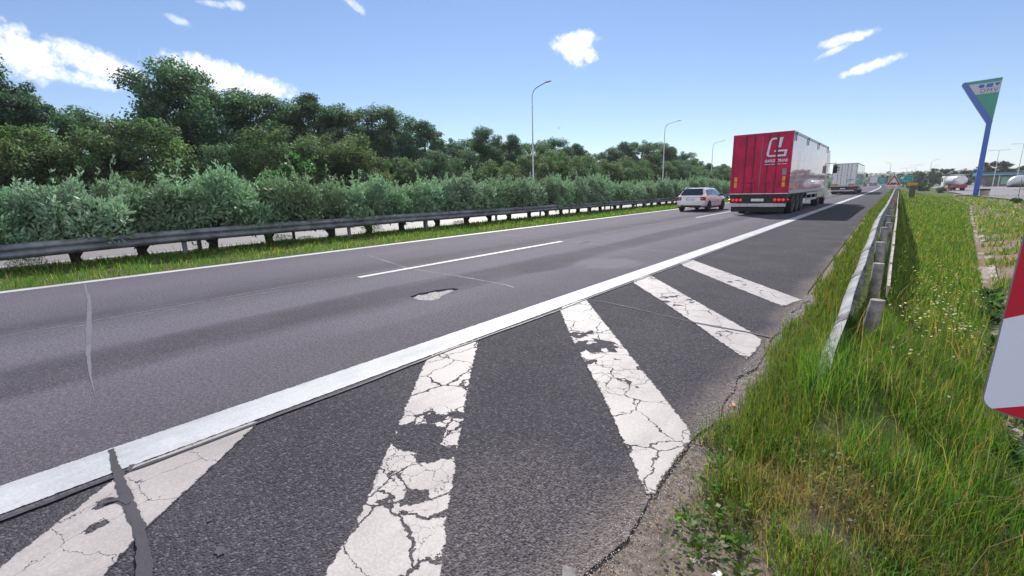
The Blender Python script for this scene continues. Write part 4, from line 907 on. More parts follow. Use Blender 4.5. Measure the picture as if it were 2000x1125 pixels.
rlx = MB(); rlx.tube([(-.55, .8, 3.1), (-.55, .8, 3.42), (-.55, 5.4, 3.42), (-.55, 5.4, 3.1)], .035, 6); rlx.tube([(.55, .8, 3.1), (.55, .8, 3.42), (.55, 5.4, 3.42), (.55, 5.4, 3.1)], .035, 6); rlx.build('catwalk_rail', M['pole'], tk)
MB().box(-1.26, -1.2, 2.6, 5.0, .6, 1.1, .02).build('hose_box', simple('box_orange', (.55, .25, .04), .5), tk)
for yy_ in (1.4, 2.7, 7.3):
    for sg in (-1, 1): wheel(.5, .35, M['chrome'], tk, (sg * 1.0, yy_, .5))
# silver van body at frame edge
cv = empty('tank_trailer', (17.3, 140, PZ), R(-62), 'pale silver rounded tank trailer at the right edge of the service area', 'trailer')
rings = []
for y, k in ((0, .35), (.5, .72), (1.3, .93), (2.4, 1.0), (9.0, 1.0), (9.4, .85), (9.5, .5)): rings.append([(1.25 * k * cos(2 * pi * i / n), y, 1.05 + (1.25 * k + .02) * (1 + sin(2 * pi * i / n))) for i in range(n)])
MB().loft(rings).build('tank', simple('pale_silver', (.55, .56, .60), .35, metal=.25), cv, smooth_=35)
MB().box(-1.0, 1.0, .6, 9.0, .6, 1.08).build('chassis', M['black'], cv)
for yy_ in (6.0, 7.3, 8.5):
    for sg in (-1, 1): wheel(.5, .35, M['chrome'], cv, (sg * 1.0, yy_, .5))
cv.scale = (.82, .82, .82)
# litter bin, concrete slab, thin post
bn = empty('litter_bin', (9.35, 92.5, pl_z(9.35, 92.5)), 0, 'beige litter bin with black rim beside the pylon foot', 'bin')
MB().tube([(0, 0, -.1), (0, 0, .85)], [.42, .52], 16).build('drum', simple('bin_beige', (.36, .31, .28), .8), bn, smooth_=40)
MB().tube([(0, 0, .853), (0, 0, 1.08)], [.55, .55], 16).build('rim', M['black'], bn, smooth_=40)
sl_ = MB().box(-.95, .95, -.8, .8, -.25, .12, .03).build('manhole_slab', M['concrete']); sl_.location = (7.7, 98, pl_z(7.7, 98) + .12)
tag(sl_, 'flat pale concrete manhole slab in the grass left of the pylon foot', 'slab')
tp = MB().tube([(0, 0, -.3), (0, 0, 2.4)], .035, 8).build('marker_post', M['galv']); tp.location = (10.6, 77.5, pl_z(10.6, 77.5))
tag(tp, 'thin grey upright post at the near edge of the service area', 'post')
# bird
bi = empty('bird', (-40.7, 60, 10.55), R(30), 'small dark bird flying above the trees', 'bird')
bmb = MB(); bmb.tube([(0, -.22, 0), (0, -.1, .02), (0, .05, .02), (0, .16, .03), (0, .24, .02)], [.02, .07, .08, .05, .01], 8)
for sg in (-1, 1): bmb.add([(sg * .05, .08, .03), (sg * .05, -.08, .03), (sg * .22, -.06, .24), (sg * .25, .08, .26), (sg * .34, -.02, .46)], [(0, 1, 2, 3), (3, 2, 4)])
bmb.build('body', simple('feather_grey', (.12, .11, .12), .8), bi)

# ------------------------------------------------------------------ drainage channel
for y in np.arange(3.9, 60, .62):
    if random.random() < (.25 if y < 8 else .5): continue
    w = .15 + .003 * y; l = .29; x0 = float(ditch_x(y)) + .05 + random.uniform(-.02, .02)
    z = float(gz(x0, y)) + .015 + random.uniform(-.015, .012)
    dc = MB().loft([[(-w, yy_, .05), (-w * .4, yy_, 0), (w * .4, yy_, 0), (w, yy_, .06), (w, yy_, -.08), (-w, yy_, -.08)] for yy_ in (-l, l)])
    o = dc.build('channel_slab', M['slab']); o.location = (x0, y, z); o.rotation_euler = (random.uniform(-.03, .03), random.uniform(-.05, .05), random.uniform(-.04, .04) - .08)
    tag(o, 'pale concrete channel slab lying in the grassy ditch', 'slab', 'channel slabs of the drainage ditch')

# ------------------------------------------------------------------ foliage builders
def jitter_col(base, n, sd=.18, hue=.1):
    b = np.asarray(base)[None] * np.exp(rng.normal(0, sd, (n, 1))); b = b * np.exp(rng.normal(0, hue, (n, 3))); return b
def make_crown(H, rx, K, nleaf, size, base, lowest=.12, seed=0, sparse=1.0, top=None):
    """crown of many leaf faces in lumpy clusters; returns leaf mesh and cluster centres"""
    cc = []; K = int(K * 1.55)
    zc, rz_ = H * (.5 + lowest / 2), H * (.5 - lowest / 2)
    while len(cc) < K:
        d = rng.normal(size=3); d /= np.linalg.norm(d); r = rng.uniform(.25, 1.0) ** .45
        p = np.array([d[0] * rx * r, d[1] * rx * r, zc + d[2] * rz_ * r])
        f = (p[2] - zc) / rz_
        wid = 1.0 if f < .1 else math.sqrt(max(0, 1 - ((f - .1) / .95) ** 2))
        if math.hypot(p[0], p[1]) > rx * wid * rng.uniform(.8, 1.1): continue
        cc.append(p)
    cc = np.array(cc); cr = rng.uniform(.5, 1.15, K) * rx * .30
    ci = rng.choice(K, nleaf, p=cr ** 2 / (cr ** 2).sum())
    off = rng.normal(size=(nleaf, 3)); off /= np.linalg.norm(off, axis=1, keepdims=True); off *= (rng.uniform(.15, 1, (nleaf, 1)) ** .5) * (1 + np.clip(rng.normal(0, .13, (nleaf, 1)), -.3, .22))
    off[:, 2] *= .72
    c = cc[ci] + off * cr[ci][:, None]
    nrm = off * .8 + rng.normal(0, .55, (nleaf, 3)) + np.array([0, 0, .45])
    ctint = np.exp(rng.normal(0, .14, (K, 1))) * np.exp(rng.normal(0, .07, (K, 3)))
    tint = jitter_col(base, nleaf, .16, .05) * ctint[ci]
    L = size * rng.uniform(.6, 1.4, nleaf)
    ok = c[:, 2] > .05
    return (c[ok], nrm[ok], L[ok], (L * rng.uniform(.5, .75, nleaf))[ok], tint[ok]), cc
def trunk_mesh(H, cc, r0, lowest):
    mb = MB(); top = H * .72; bend = rng.normal(0, .15, 2)
    pts = [(bend[0] * t * t, bend[1] * t * t, -.25 + t * (top + .25)) for t in (0, .15, .35, .6, .85, 1)]
    mb.tube(pts, [r0 * k for k in (1.25, 1.0, .85, .6, .35, .12)], 8)
    order = rng.permutation(len(cc))[:14]
    for i in order:
        p = cc[i]; t = min(.85, max(.15, (p[2] * .62) / top)); a = Vector((bend[0] * t * t, bend[1] * t * t, t * top)); b = Vector(p)
        mid = a.lerp(b, .5) + Vector((0, 0, .12 * (b - a).length)); mb.tube([a, mid, b], [r0 * .35, r0 * .22, r0 * .06], 5)
    return mb
def tree_variant(H, rx, K, nleaf, size, base, lowest, r0):
    (c, nn, L, Wd, t), cc = make_crown(H, rx, K, nleaf, size, base, lowest)
    crown = leaf_mesh('crown', c, nn, L, Wd, t, M['leaf_tree'])
    tr = trunk_mesh(H, cc, r0, lowest).build('trunk', M['bark']); tm = tr.data; bpy.data.objects.remove(tr)
    return crown, tm
def place_tree(name, var, loc, s, rz, label, cat, group, sz=None):
    o = bpy.data.objects.new(name, None); o.empty_display_size = .3; col.objects.link(o); tag(o, label, cat, group)
    o.location = loc; o.rotation_euler = (0, 0, rz); o.scale = (s, s, sz or s)
    for nm, me in (('crown', var[0]), ('trunk', var[1])): link(bpy.data.objects.new(nm, me), o)
    return o
DG, MG, OG = (.070, .130, .080), (.098, .165, .080), (.105, .158, .070)
tall = [tree_variant(9, 2.9, 66, 40000, .15, DG, .10, .17), tree_variant(9, 2.5, 52, 32000, .15, (.066, .125, .085), .14, .16), tree_variant(9, 3.2, 72, 42000, .15, (.080, .142, .078), .08, .18), tree_variant(9, 2.3, 36, 21000, .145, (.064, .125, .086), .25, .14)]
low_ = [tree_variant(5.2, 2.3, 46, 22000, .13, MG, .03, .10), tree_variant(5.2, 2.1, 40, 19000, .13, OG, .03, .10), tree_variant(5.2, 2.5, 52, 23000, .13, (.085, .15, .07), .03, .10), tree_variant(5.2, 2.2, 42, 19000, .13, (.075, .14, .08), .03, .10)]
GT = 'tall dark trees beyond the opposite carriageway'
LT = 'tall dark green broadleaf tree in the row beyond the opposite carriageway'
TALL = [(-10, 9.5), (-6, 9.2), (-2.2, 9.4), (.6, 9.6), (3.0, 7.6), (5.2, 6.3), (9.9, 10.2), (12.4, 9.2), (15.2, 8.9), (18.2, 9.4), (21.2, 9.0), (25, 9.2), (28.6, 8.2), (32, 6.9), (36, 8.3), (40.5, 7.9), (45, 7.7), (50, 8.3), (55, 7.8), (60.5, 6.8), (66, 8.0), (71, 9.2), (76.5, 10.0), (83, 9.8), (90, 9.5), (97, 9.0), (105, 7.9), (114, 7.0), (124, 6.3), (136, 6.0), (150, 6.0), (166, 6.0)]
for i, (y, H) in enumerate(TALL):
    v = 3 if i in (4, 5, 13, 19) else (i * 7 + 1) % 3
    x = -35.0 + random.uniform(-.8, .8) + float(cx(y)); s = H / 9.5
    lb = LT
    v = 0 if i == 6 else v
    if i == 6: lb = 'tall dark tree with the highest crown, just right of the sky gap'
    if i == 5: lb = 'thin open topped tree left of the sky gap'
    place_tree('broadleaf_tree', tall[v], (x, y, 0), s * (1.12 if v != 3 else .9), random.uniform(0, 6.28), lb, 'tree', GT, s)
GB = 'trees behind the tall row'
for i, y in enumerate(np.arange(-12, 150, 5.5)):
    if 5.0 < y < 12.5: continue
    place_tree('broadleaf_tree', tall[(i * 5 + 2) % 3], (-40.5 + random.uniform(-1, 1), float(y) + random.uniform(-1, 1), 0), 1.08, random.uniform(0, 6.28), 'dark tree half hidden behind the tall roadside row', 'tree', GB, .80 + random.uniform(-.06, .05))
GF = 'bushy trees in front of the tall row'
for i, y in enumerate(np.concatenate([np.arange(-9, 60, 3.1), np.arange(60, 160, 4.4)])):
    v = (i * 3 + i // 4) % 4; H = random.uniform(.78, 1.12)
    place_tree('bushy_tree', low_[v], (-29.3 + random.uniform(-1.1, 1.1) + float(cx(y)), float(y) + random.uniform(-.8, .8), 0), H * 1.02, random.uniform(0, 6.28),
               ['mid green bushy tree in front of the tall dark row', 'olive green bushy tree in front of the tall dark row', 'deep green bushy tree in front of the tall dark row', 'blue green bushy tree in front of the tall dark row'][v], 'tree', GF, H)
for i, y in enumerate(np.arange(-10, 150, 4.2)):
    place_tree('bushy_tree', low_[(i * 3 + 1) % 4], (-37.2 + float(cx(y)), float(y), 0), .82, random.uniform(0, 6.28), 'shaded bushy tree filling the gaps beneath the tall row', 'tree', 'bushy trees under the tall row', .75)
# two fresher saplings showing above the hedge
sap = tree_variant(3.1, .95, 22, 2600, .16, (.075, .15, .06), .1, .05)
place_tree('sapling', sap, (-17.0 + 1.6, 6.9, 0), .95, .4, 'fresh green sapling rising above the hedge in front of dark trees', 'sapling', None)

# trees on the right, around the service area
rt = [tree_variant(6, 2.6, 34, 5200, .30, (.030, .055, .026), .05, .14), tree_variant(6, 2.2, 26, 4200, .30, (.038, .064, .028), .05, .14)]
GR = 'trees at the back of the service area'
for i, (x, y, s) in enumerate([(-1.2, 262, .62), (1.5, 255, .7), (3.6, 250, .95), (5.4, 243, 1.0), (7.0, 240, .95), (9.6, 235, 1.15), (12.4, 232, 1.15), (15.5, 236, .95), (18.5, 232, 1.0), (22, 226, 1.35), (24.5, 228, 1.45), (27.5, 230, 1.3), (31, 232, 1.15), (36, 232, 1.1), (42, 235, 1.2), (50, 235, 1.2), (-4.2, 300, .8), (-7.5, 330, .9), (-1, 340, 1.2), (6, 350, 1.3), (14, 330, 1.2)]):
    place_tree('broadleaf_tree', rt[i % 2], (x, y, pl_z(x, y)), s, random.uniform(0, 6.28), 'dark tree at the back of the service area' if y < 290 else 'far dark tree on the right beyond the service area', 'tree', GR if y < 290 else 'far trees on the right')
rsh = tree_variant(1.6, 1.3, 24, 3000, .16, (.040, .070, .026), .0, .04)
GV = 'bushes on the bank by the service area'
for x, y, s in ((10.4, 62, .62), (11.2, 60, .7), (9.0, 66, .35), (12.5, 57, .6), (6.4, 124, .7), (4.6, 150, 1.2), (3.2, 170, 1.3)):
    place_tree('bush', rsh, (x, y, pl_z(x, y)), s, random.uniform(0, 6), 'low dark green bush on the bank by the service area', 'bush', GV)
# far wooded ridge
fw = []
for k in range(5200):
    y = rng.uniform(520, 1100); x = rng.uniform(-520, 420); fw.append((x, y, float(gz(x, y)) + rng.uniform(0, 7)))
fw = np.array(fw); fn = rng.normal(size=fw.shape) + np.array([0, -.3, .4])
me = leaf_mesh('distant_woods', fw, fn, np.full(len(fw), 7.0), np.full(len(fw), 5.0), jitter_col((.07, .11, .07), len(fw)), M['leaf_tree'])
tag(link(bpy.data.objects.new('distant_woods', me)), 'distant band of green woods on the horizon', 'woods', None, 'stuff')

# ------------------------------------------------------------------ hedge of silvery shrubs on the median
def hedge_variant(H=2.0, nst=120, seed=0, base=(.225, .335, .215)):
    C_, T_, L_, K_ = [], [], [], []; mb = MB()
    mb.tube([(0, 0, -.15), (.04, .06, .25), (-.03, .16, .48), (-.02, .30, .9)], [.12, .095, .07, .045], 8); mb.tube([(.02, .02, .18), (.0, -.16, .42), (.04, -.36, .85)], [.075, .06, .035], 7); mb.tube([(.0, .1, .3), (.05, .45, .62), (.05, .8, 1.0)], [.05, .035, .02], 6)
    for k in range(6):
        a = rng.uniform(0, 6.28); mb.tube([(.03, .02, .22 + .05 * k), (.2 * cos(a), .22 * sin(a), .6), (.42 * cos(a), .5 * sin(a), 1.05)], [.045, .035, .018], 5)
    # rounded leafy mounds
    nc = 60; cc = []
    for k in range(nc):
        a = rng.uniform(0, 6.28); sp = rng.uniform(0, 1) ** .6; zz = rng.uniform(.62, H * .80)
        f = 1.0 - .45 * max(0, (zz - H * .45) / (H * .4)) ** 2
        cc.append((.62 * sp * f * cos(a), 1.45 * sp * f * sin(a), zz * (1 + .12 * sin(3 * a + seed))))
    for c0 in cc:
        r0 = rng.uniform(.19, .34); n = 170; o_ = rng.normal(size=(n, 3)); o_ /= np.linalg.norm(o_, axis=1, keepdims=True)
        rr = rng.uniform(.3, 1, (n, 1)) ** .5 * r0 * (1 + np.clip(rng.normal(0, .15, (n, 1)), -.3, .35))
        C_.append(np.array(c0)[None] + o_ * rr); T_.append(o_ * .8 + rng.normal(0, .45, (n, 3)) + np.array([0, 0, .55])); L_.append(rng.uniform(.09, .18, n))
        K_.append(np.asarray(base)[None] * np.exp(rng.normal(0, .18, (n, 1))) * np.exp(rng.normal(0, .05, (n, 3))) * rng.uniform(.8, 1.15))
    # short upright shoots
    for k in range(nst):
        c0 = cc[rng.integers(nc)]; 
        if c0[2] < H * .5: continue
        b = np.array(c0) + rng.normal(0, .1, 3); ln = rng.uniform(.25, .55) if k > 22 else rng.uniform(.5, .9)
        ax = np.array([rng.normal(0, .22), rng.normal(0, .22), 1.0]); ax /= np.linalg.norm(ax); n = 30; t = rng.uniform(.1, 1, n)
        C_.append(b[None] + ax[None] * (ln * t)[:, None] + rng.normal(0, .022, (n, 3))); T_.append(ax[None] * .8 + rng.normal(0, .5, (n, 3))); L_.append(rng.uniform(.09, .16, n) * (1.15 - .45 * t))
        K_.append(np.asarray(base)[None] * 1.12 * np.exp(rng.normal(0, .14, (n, 1))) * np.exp(rng.normal(0, .05, (n, 3))))
    c, d, L, t = map(np.concatenate, (C_, T_, L_, K_))
    tr = mb.build('trunk', M['bark']); tm = tr.data; bpy.data.objects.remove(tr)
    return leaf_mesh_dir('crown', c, d, L, L * .34, t, M['leaf_hedge']), tm
hv = [hedge_variant(2.0), hedge_variant(1.9), hedge_variant(2.1, 135, 1.0), hedge_variant(1.95, 110, 2.0, (.20, .30, .175)), hedge_variant(2.05, 120, 3.0, (.25, .345, .24))]
GH = 'silvery shrubs of the median hedge'
y = -7.0; k = 0
while y < 190:
    sc = random.choice((.94, .98, 1.0, 1.02, 1.06)) + random.uniform(-.03, .03); 
    if y < 1.3: sc *= .88
    gap = 7.9 < y < 0
    o = place_tree('hedge_shrub', hv[(k * 3 + k // 5) % 5], (-14.25 + random.uniform(-.12, .12) + float(cx(y)), y, .02), sc, random.choice((0, pi)) + random.uniform(-.5, .5), 'silvery green shrub of the hedge growing between the median guardrails', 'shrub', GH, sc * random.uniform(.90, 1.03))
    k += 1; y += random.choice((1.35, 1.5, 1.65, 1.8)) * sc if y < 60 else 2.4

# ------------------------------------------------------------------ grass
GRN, LUSH, YEL, STRAW, BRN = (.082, .160, .030), (.064, .145, .026), (.155, .185, .046), (.28, .215, .11), (.17, .115, .065)
def grass(name, n, sampler, hrange, wbase, mixp, lean=.55, label=None, hfun=None):
    x, y = sampler(n); z = gz(x, y) - .005; n = len(x)
    dist = np.hypot(x, y); h = rng.uniform(hrange[0], hrange[1], n) * np.exp(rng.normal(0, .18, n))
    if hfun is not None: h = h * hfun(x, y)
    w = np.maximum(wbase, dist * .0011) * rng.uniform(.7, 1.3, n)
    pal = np.array([GRN, LUSH, YEL, STRAW, BRN]); pk = mixp(x, y) if callable(mixp) else np.tile(np.asarray(mixp, float), (n, 1))
    pk = pk / pk.sum(1, keepdims=True); u = rng.uniform(size=(n, 1)); ci = (u > np.cumsum(pk, 1)).sum(1).clip(0, 4)
    t = pal[ci] * np.exp(rng.normal(0, .2, (n, 1))) * np.exp(rng.normal(0, .08, (n, 3)))
    me = blade_mesh(name, np.c_[x, y, z], h, w, rng.uniform(0, 6.28, n), np.abs(rng.normal(0, lean, n)).clip(0, 1.5), t, M['grass'])
    return tag(link(bpy.data.objects.new(name, me)), label or 'grass', 'grass', None, 'stuff')
def cnoise(x, y, s, ph=0.0):  # cheap clumpy field 0..1
    return .5 + .25 * (np.sin(x * s + 1.3 * np.sin(y * s * .7 + ph)) + np.sin(y * s * 1.1 + 1.7 * np.sin(x * s * .8 + 2 * ph)))
def area(x0, x1, y0, y1, pw=1.0, keep=None):
    def f(n):
        m_ = int(n * 1.0); u = rng.uniform(size=m_); y = y0 * (y1 / y0) ** u if pw == 'log' else y0 + (y1 - y0) * u ** pw
        a = x0(y) if callable(x0) else x0; b = x1(y) if callable(x1) else x1
        x = a + (b - a) * rng.uniform(size=m_)
        if keep is not None:
            k_ = rng.uniform(size=m_) < keep(x, y); x, y = x[k_], y[k_]
        return x + cx(y), y
    return f
edge = lambda y: -.70 - .012 * np.clip(y - 6, 0, 22) + .05 * np.sin(y * 2.3) + .03 * np.sin(y * 7.1)
# foreground: thin dry turf with bare soil
grass('grass', 95000, area(-.72, 1.1, .75, 2.9, 1.0, lambda x, y: np.clip(cnoise(x, y, 7, .3) * 1.9 - .25, 0.06, 1) * sm((x + .72 + .02 * np.sin(y * 9) - .14 * cnoise(x, y, 8, 2) - .10 * sm((1.75 - y) / .4)) / .26)), (.022, .085), .0030,
      lambda x, y: np.stack([.35 + .4 * cnoise(x, y, 5), .25 + 0 * x, .3 + 0 * x, .35 + 1.3 * (cnoise(x, y, 4, 2) > .45) * np.exp(-((y - 1.95 - .5 * (x + .2)) / .45) ** 2), .3 + .3 * (cnoise(x, y, 7, 1) > .55)], -1), .75, 'short dry turf at the near verge')
grass('grass', 16000, area(-.66, 1.1, .75, 2.8, 1.0, lambda x, y: (cnoise(x, y, 6, 1.1) > .52) * sm((x + .64 - .08 * sm((1.75 - y) / .4)) / .2)), (.07, .16), .0036,
      [.45, .3, .4, .2, .05], .6, 'scattered taller green tufts at the near verge')
# matted straw
grass('dry_grass', 34000, area(-.45, 1.1, .8, 3.2, 1.0, lambda x, y: (cnoise(x, y, 5, 4.2) > .45) * np.clip(np.exp(-((y - 1.95 - .5 * (x + .2)) / .42) ** 2) * 1.3 + .12, 0, 1)), (.05, .15), .0028, [.02, .0, .1, .75, .25], 1.15, 'matted straw between the green tufts')
# lush tall clump around the buried rail end
grass('tall_grass', 26000, area(-.36, 1.0, 2.05, 5.6, 1.0, lambda x, y: sm((y - 2.5 + .3 * np.sin(x * 9)) / .6) * np.clip(cnoise(x, y, 3.4, 2.2) * 2.2 - .35, .08, 1) * sm((x + .40) / .25) * sm((ditch_x(y) + .1 - x) / .25)), (.08, .24), .0040,
      lambda x, y: np.stack([.6 + .3 * cnoise(x, y, 4), .7 + 0 * x, .3 + .5 * (cnoise(x, y, 5, 1.5) > .6), .07 + .2 * (cnoise(x, y, 6, 3) > .66), .02 + 0 * x], -1), .62, 'lush tall grass around the sunken end of the verge guardrail')
grass('dry_grass', 800, area(-.40, .95, 2.0, 6.5, 1.0, lambda x, y: (cnoise(x, y, 3, 5) > .45) * 1.0), (.28, .52), .0024, [.0, .0, .25, .8, .12], .75, 'dry bent stalks standing among the tall grass')
grass('tall_grass', 2600, area(-.42, .0, 3.15, 4.3, 1.0, lambda x, y: np.exp(-((x + .22) / .16) ** 2 - ((y - 3.7) / .38) ** 2)), (.22, .40), .0038, [.7, .6, .5, .1, .02], .6, 'taller grass clump hiding the foot of the verge guardrail')
grass('grass', 16000, area(-.25, 1.1, 1.5, 4.2, 1.0, lambda x, y: (cnoise(x, y, 4.4, .4) > .45) * sm((x - .0) / .35)), (.08, .2), .0036, [.7, .6, .4, .06, .0], .75, 'fresh green grass patches on the slope')
# strip between road and rail
grass('grass', 42000, area(edge, -.24, 2.4, 160, 'log', lambda x, y: sm((x - edge(y) + .0) / .10)), (.05, .17), .004, lambda x, y: np.stack([.6 + 0 * x, .45 + 0 * x, .45 + 0 * x, .12 + .35 * (cnoise(x, y, 3, 1) > .62), .05 + 0 * x], -1), .65, 'green grass strip between asphalt and verge guardrail')
# slope right of the rail
grass('grass', 60000, area(-.14, lambda y: ditch_x(y) - .02, 4.0, 90, 'log'), (.07, .20), .004,
      lambda x, y: np.stack([.6 + 0 * x, .45 + 0 * x, .35 + .3 * cnoise(x, y, .8), .10 + .35 * (cnoise(x, y, 2.1, 2) > .7), .02 + 0 * x], -1), .55, 'mown green slope right of the verge guardrail')
# dry bank beyond the ditch
grass('dry_grass', 60000, area(lambda y: ditch_x(y) + .12, lambda y: ditch_x(y) + 1.6 + .09 * y, 2.2, 95, 'log', lambda x, y: np.clip(cnoise(x, y, 2.1, .7) * 2.6 - .75, .03, 1)), (.07, .24), .004,
      lambda x, y: np.stack([.55 + .4 * (cnoise(x, y, 1.1, 3) > .6), .25 + 0 * x, .6 + 0 * x, .38 + 0 * x, .16 + 0 * x], -1), .7, 'dry yellowish grass on the bank beyond the ditch')
# median strip
grass('grass', 60000, area(-14.9, LO - .03, -6, 60, 1.0, lambda x, y: 1.0 - .35 * (x < -13.9)), (.06, .15), .010,
      lambda x, y: np.stack([.45 + 0 * x, .6 + 0 * x, .20 + 0 * x, .14 + .15 * (cnoise(x, y, 1.2) > .6), .05 + 0 * x], -1), .6, 'green grass of the median strip below the hedge')
grass('grass', 18000, area(-14.9, LO - .03, 60, 220, 1.0), (.12, .26), .02, [.55, .3, .5, .1, .02], .5, 'far grass of the median strip')
grass('grass', 22000, area(-29, -25.1, -8, 120, 1.0), (.15, .45), .02, [.5, .4, .3, .06, .02], .5, 'grass at the foot of the roadside trees')
# bushy weed tufts on the median
def tuft(x, y, s, n=900, base=(.075, .12, .03)):
    r = np.sqrt(rng.uniform(size=n)); a = rng.uniform(0, 6.28, n); h = rng.uniform(.15, 1, n)
    c = np.c_[x + s * r * np.cos(a) * (1.1 - .4 * h), y + 1.4 * s * r * np.sin(a) * (1.1 - .4 * h), gz(x + 0 * r, y + 0 * r) + s * h * 1.0]
    return c, np.c_[rng.normal(0, .6, (n, 2)), rng.uniform(.2, 1.2, n)], rng.uniform(.04, .09, n) * s * 2.2, jitter_col(base, n)
for x, y, s in ((-13.4, 5.6, .30), (-13.5, 8.7, .34), (-13.3, 6.3, .2), (-13.4, 12.6, .25), (-13.5, .6, .28)):
    c, d, L, t = tuft(x, y, s); me = leaf_mesh_dir('weed_clump', c, d, L, L * .25, t, M['grass'])
    tag(link(bpy.data.objects.new('weed_clump', me)), 'bushy green weed clump in the median grass under the guardrail', 'weed', 'weed clumps on the median')
# broad-leaved weeds near the asphalt edge and in the ditch
def weed(x, y, n, L0, base, label, group, up=.55):
    a = rng.uniform(0, 6.28, n); r = rng.uniform(0, .035, n); hh = rng.uniform(.0, .07, n)
    c = np.c_[x + r * np.cos(a), y + r * np.sin(a), gz(np.full(n, x), np.full(n, y)) + hh]
    d = np.c_[np.cos(a), np.sin(a), rng.uniform(.1, up, n) * 1.6]; L = L0 * rng.uniform(.5, 1.2, n)
    me = leaf_mesh_dir('broadleaf_weed', c, d, L, L * .42, jitter_col(base, n, .2, .08), M['grass'])
    tag(link(bpy.data.objects.new('broadleaf_weed', me)), label, 'weed', group)
GW = 'weeds at the asphalt edge'
for x, y in ((-.50, 2.0), (-.44, 1.83), (-.36, 1.92), (-.52, 1.72), (-.30, 1.72), (-.42, 1.62), (-.27, 1.58), (-.56, 2.25), (-.47, 2.12), (-.36, 1.75)):
    weed(x, y, 34, .045, (.085, .16, .035), 'leafy green weed growing at the asphalt edge', GW)
GD = 'weeds in the ditch'
for k in range(26):
    y = rng.uniform(3.2, 11); x = float(ditch_x(y)) + rng.uniform(-.02, .35)
    weed(x, y, 40, .16, (.055, .105, .05), 'large leaved weed growing beside the ditch slabs', GD, .9)
# low broad-leaved ground cover between the blades
def cover(name, n, x0, x1, y0, y1, keep, size, base, label):
    x = rng.uniform(x0, x1, n); y = rng.uniform(y0, y1, n); k_ = rng.uniform(size=n) < keep(x, y); x, y = x[k_], y[k_]; n = len(x)
    c = np.c_[x, y, gz(x, y) + rng.uniform(.01, .07, n)]; L = size * rng.uniform(.5, 1.4, n)
    me = leaf_mesh(name, c, np.c_[rng.normal(0, .45, (n, 2)), np.ones(n)], L, L * rng.uniform(.5, .9, n), jitter_col(base, n, .22, .08), M['grass'])
    tag(link(bpy.data.objects.new(name, me)), label, 'ground cover', None, 'stuff')
cover('ground_cover', 9000, -.58, 1.0, .8, 2.9, lambda x, y: (cnoise(x, y, 5.5, 3.3) > .50) * sm((x + .6) / .2), .022, (.085, .15, .035), 'low clover-like ground cover between the near grass blades')
cover('ground_cover', 5200, .3, 1.6, 2.2, 9.0, lambda x, y: np.exp(-((x - ditch_x(y) - .05) / .16) ** 2) * (cnoise(x, y, 3, 1.3) > .4), .055, (.07, .125, .055), 'broad grey green leaves crowding the drainage ditch')
cover('dead_leaves', 2600, -.72, .9, .8, 2.6, lambda x, y: .35 + .65 * (cnoise(x, y, 4, .2) > .5), .014, (.26, .19, .12), 'dry brown leaf scraps and chaff on the soil')
# small daisies
fl = []
for (x0, y0, s, n) in ((.42, 8.4, .35, 60), (.62, 7.2, .25, 60), (.75, 6.6, .2, 40), (.35, 6.0, .3, 50), (.25, 4.4, .2, 12), (.9, 9.4, .3, 40), (.95, 2.0, .12, 10), (.8, 1.75, .1, 8), (.62, 1.5, .08, 9), (.5, 1.25, .08, 6), (1.1, 11, .5, 40)):
    for _ in range(n):
        x, y = x0 + rng.normal(0, s * .55), y0 + rng.normal(0, s); fl.append((x, y, float(gz(x, y)) + rng.uniform(.14, .30)))
fl = np.array(fl); n = len(fl); yl = rng.uniform(size=n) < .22
ft = np.where(yl[:, None], np.array([[.65, .5, .05]]), np.array([[.75, .74, .66]]))
me = leaf_mesh('wild_flowers', fl, np.c_[rng.normal(0, .35, (n, 2)), np.ones(n)], np.full(n, .026), np.full(n, .026), ft, M['grass'])
st_ = tag(link(bpy.data.objects.new('wild_flowers', me)), 'small white and yellow daisies scattered in the grass slope', 'flowers', None, 'stuff')
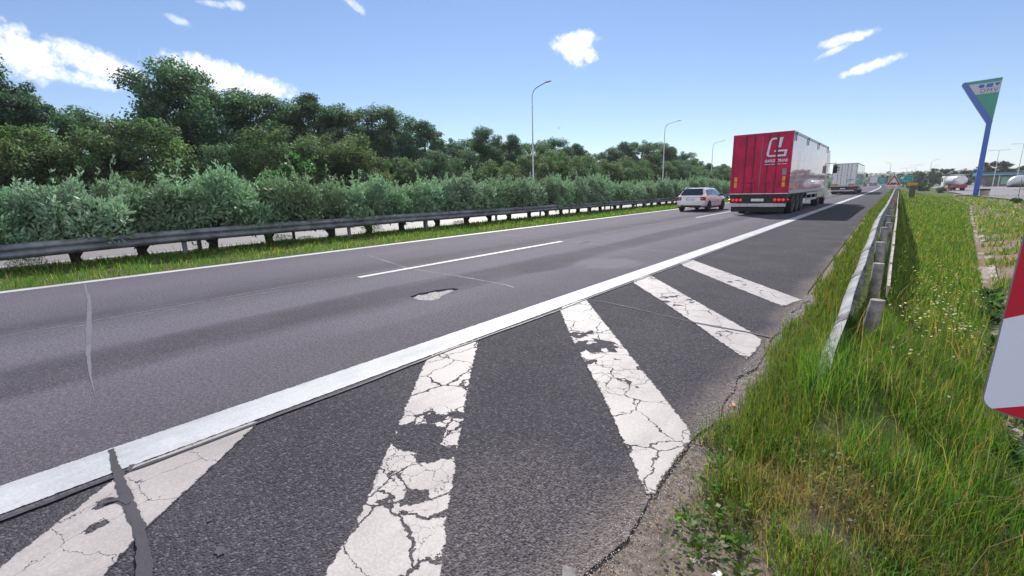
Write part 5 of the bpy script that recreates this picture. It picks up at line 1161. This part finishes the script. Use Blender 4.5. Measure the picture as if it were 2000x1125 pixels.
# gravel grains along the edge
n = 9000; u = rng.uniform(size=n); y = .8 + 6 * u ** 1.6; x = -.70 + np.abs(rng.normal(0, .10, n)) - .10 * rng.uniform(size=n); r = rng.uniform(.001, .0032, n) * (1 + .12 * y)
base = np.c_[x, y, np.maximum(gz(x, y), -.004) + r * .3]
dirs = np.array([(1, 0, 0), (0, 1, 0), (-1, 0, 0), (0, -1, 0), (0, 0, 1)], float)
v = base[:, None] + dirs[None] * r[:, None, None] * rng.uniform(.6, 1.3, (n, 5, 1)); k = np.arange(n)[:, None] * 5
loops = (np.array([0, 1, 4, 1, 2, 4, 2, 3, 4, 3, 0, 4])[None] + k).ravel(); starts = np.arange(n * 4) * 3
gt = jitter_col((.20, .175, .165), n, .35, .05)
me = np_mesh('gravel', v.reshape(-1, 3), loops, starts, M['gravel'])
tag(link(bpy.data.objects.new('gravel', me)), 'loose gravel grains along the crumbling asphalt edge', 'gravel', None, 'stuff')
# bits of litter
def litter(x, y, L, W_, c, label, rz):
    mb = MB().box(-L / 2, L / 2, -W_ / 2, W_ / 2, 0, W_ * .5, W_ * .18); o = mb.build('litter', simple('litter_' + label.split()[0], c, .6)); o.location = (x, y, float(gz(x, y)) + .012); o.rotation_euler = (.1, .05, rz); tag(o, label, 'litter')
litter(-.662, 3.0, .055, .018, (.62, .20, .06), 'orange scrap of litter lying on the gravel edge', 1.9)
litter(-.43, 1.555, .035, .016, (.62, .58, .42), 'cream scrap of litter in the near grass tuft', .5)
litter(-.345, 1.54, .04, .022, (.7, .68, .64), 'white scrap of paper in the grass at the bottom edge', 1.2)

# ------------------------------------------------------------------ air: thin summer haze around the whole place
m = bpy.data.materials.new('haze'); m.use_nodes = True; nt = m.node_tree; nt.nodes.clear()
pv = nd(nt, 'VolumePrincipled', {'Color': (.86, .92, 1.0, 1), 'Density': .0003, 'Anisotropy': .3})
out = nd(nt, 'OutputMaterial'); nt.links.new(pv.outputs[0], out.inputs['Volume'])
hz = MB().box(-3200, 3200, -420, 5200, -4, 75).build('haze', m); hz['kind'] = 'stuff'; hz['label'] = 'thin pale summer haze in the air'; hz['category'] = 'haze'
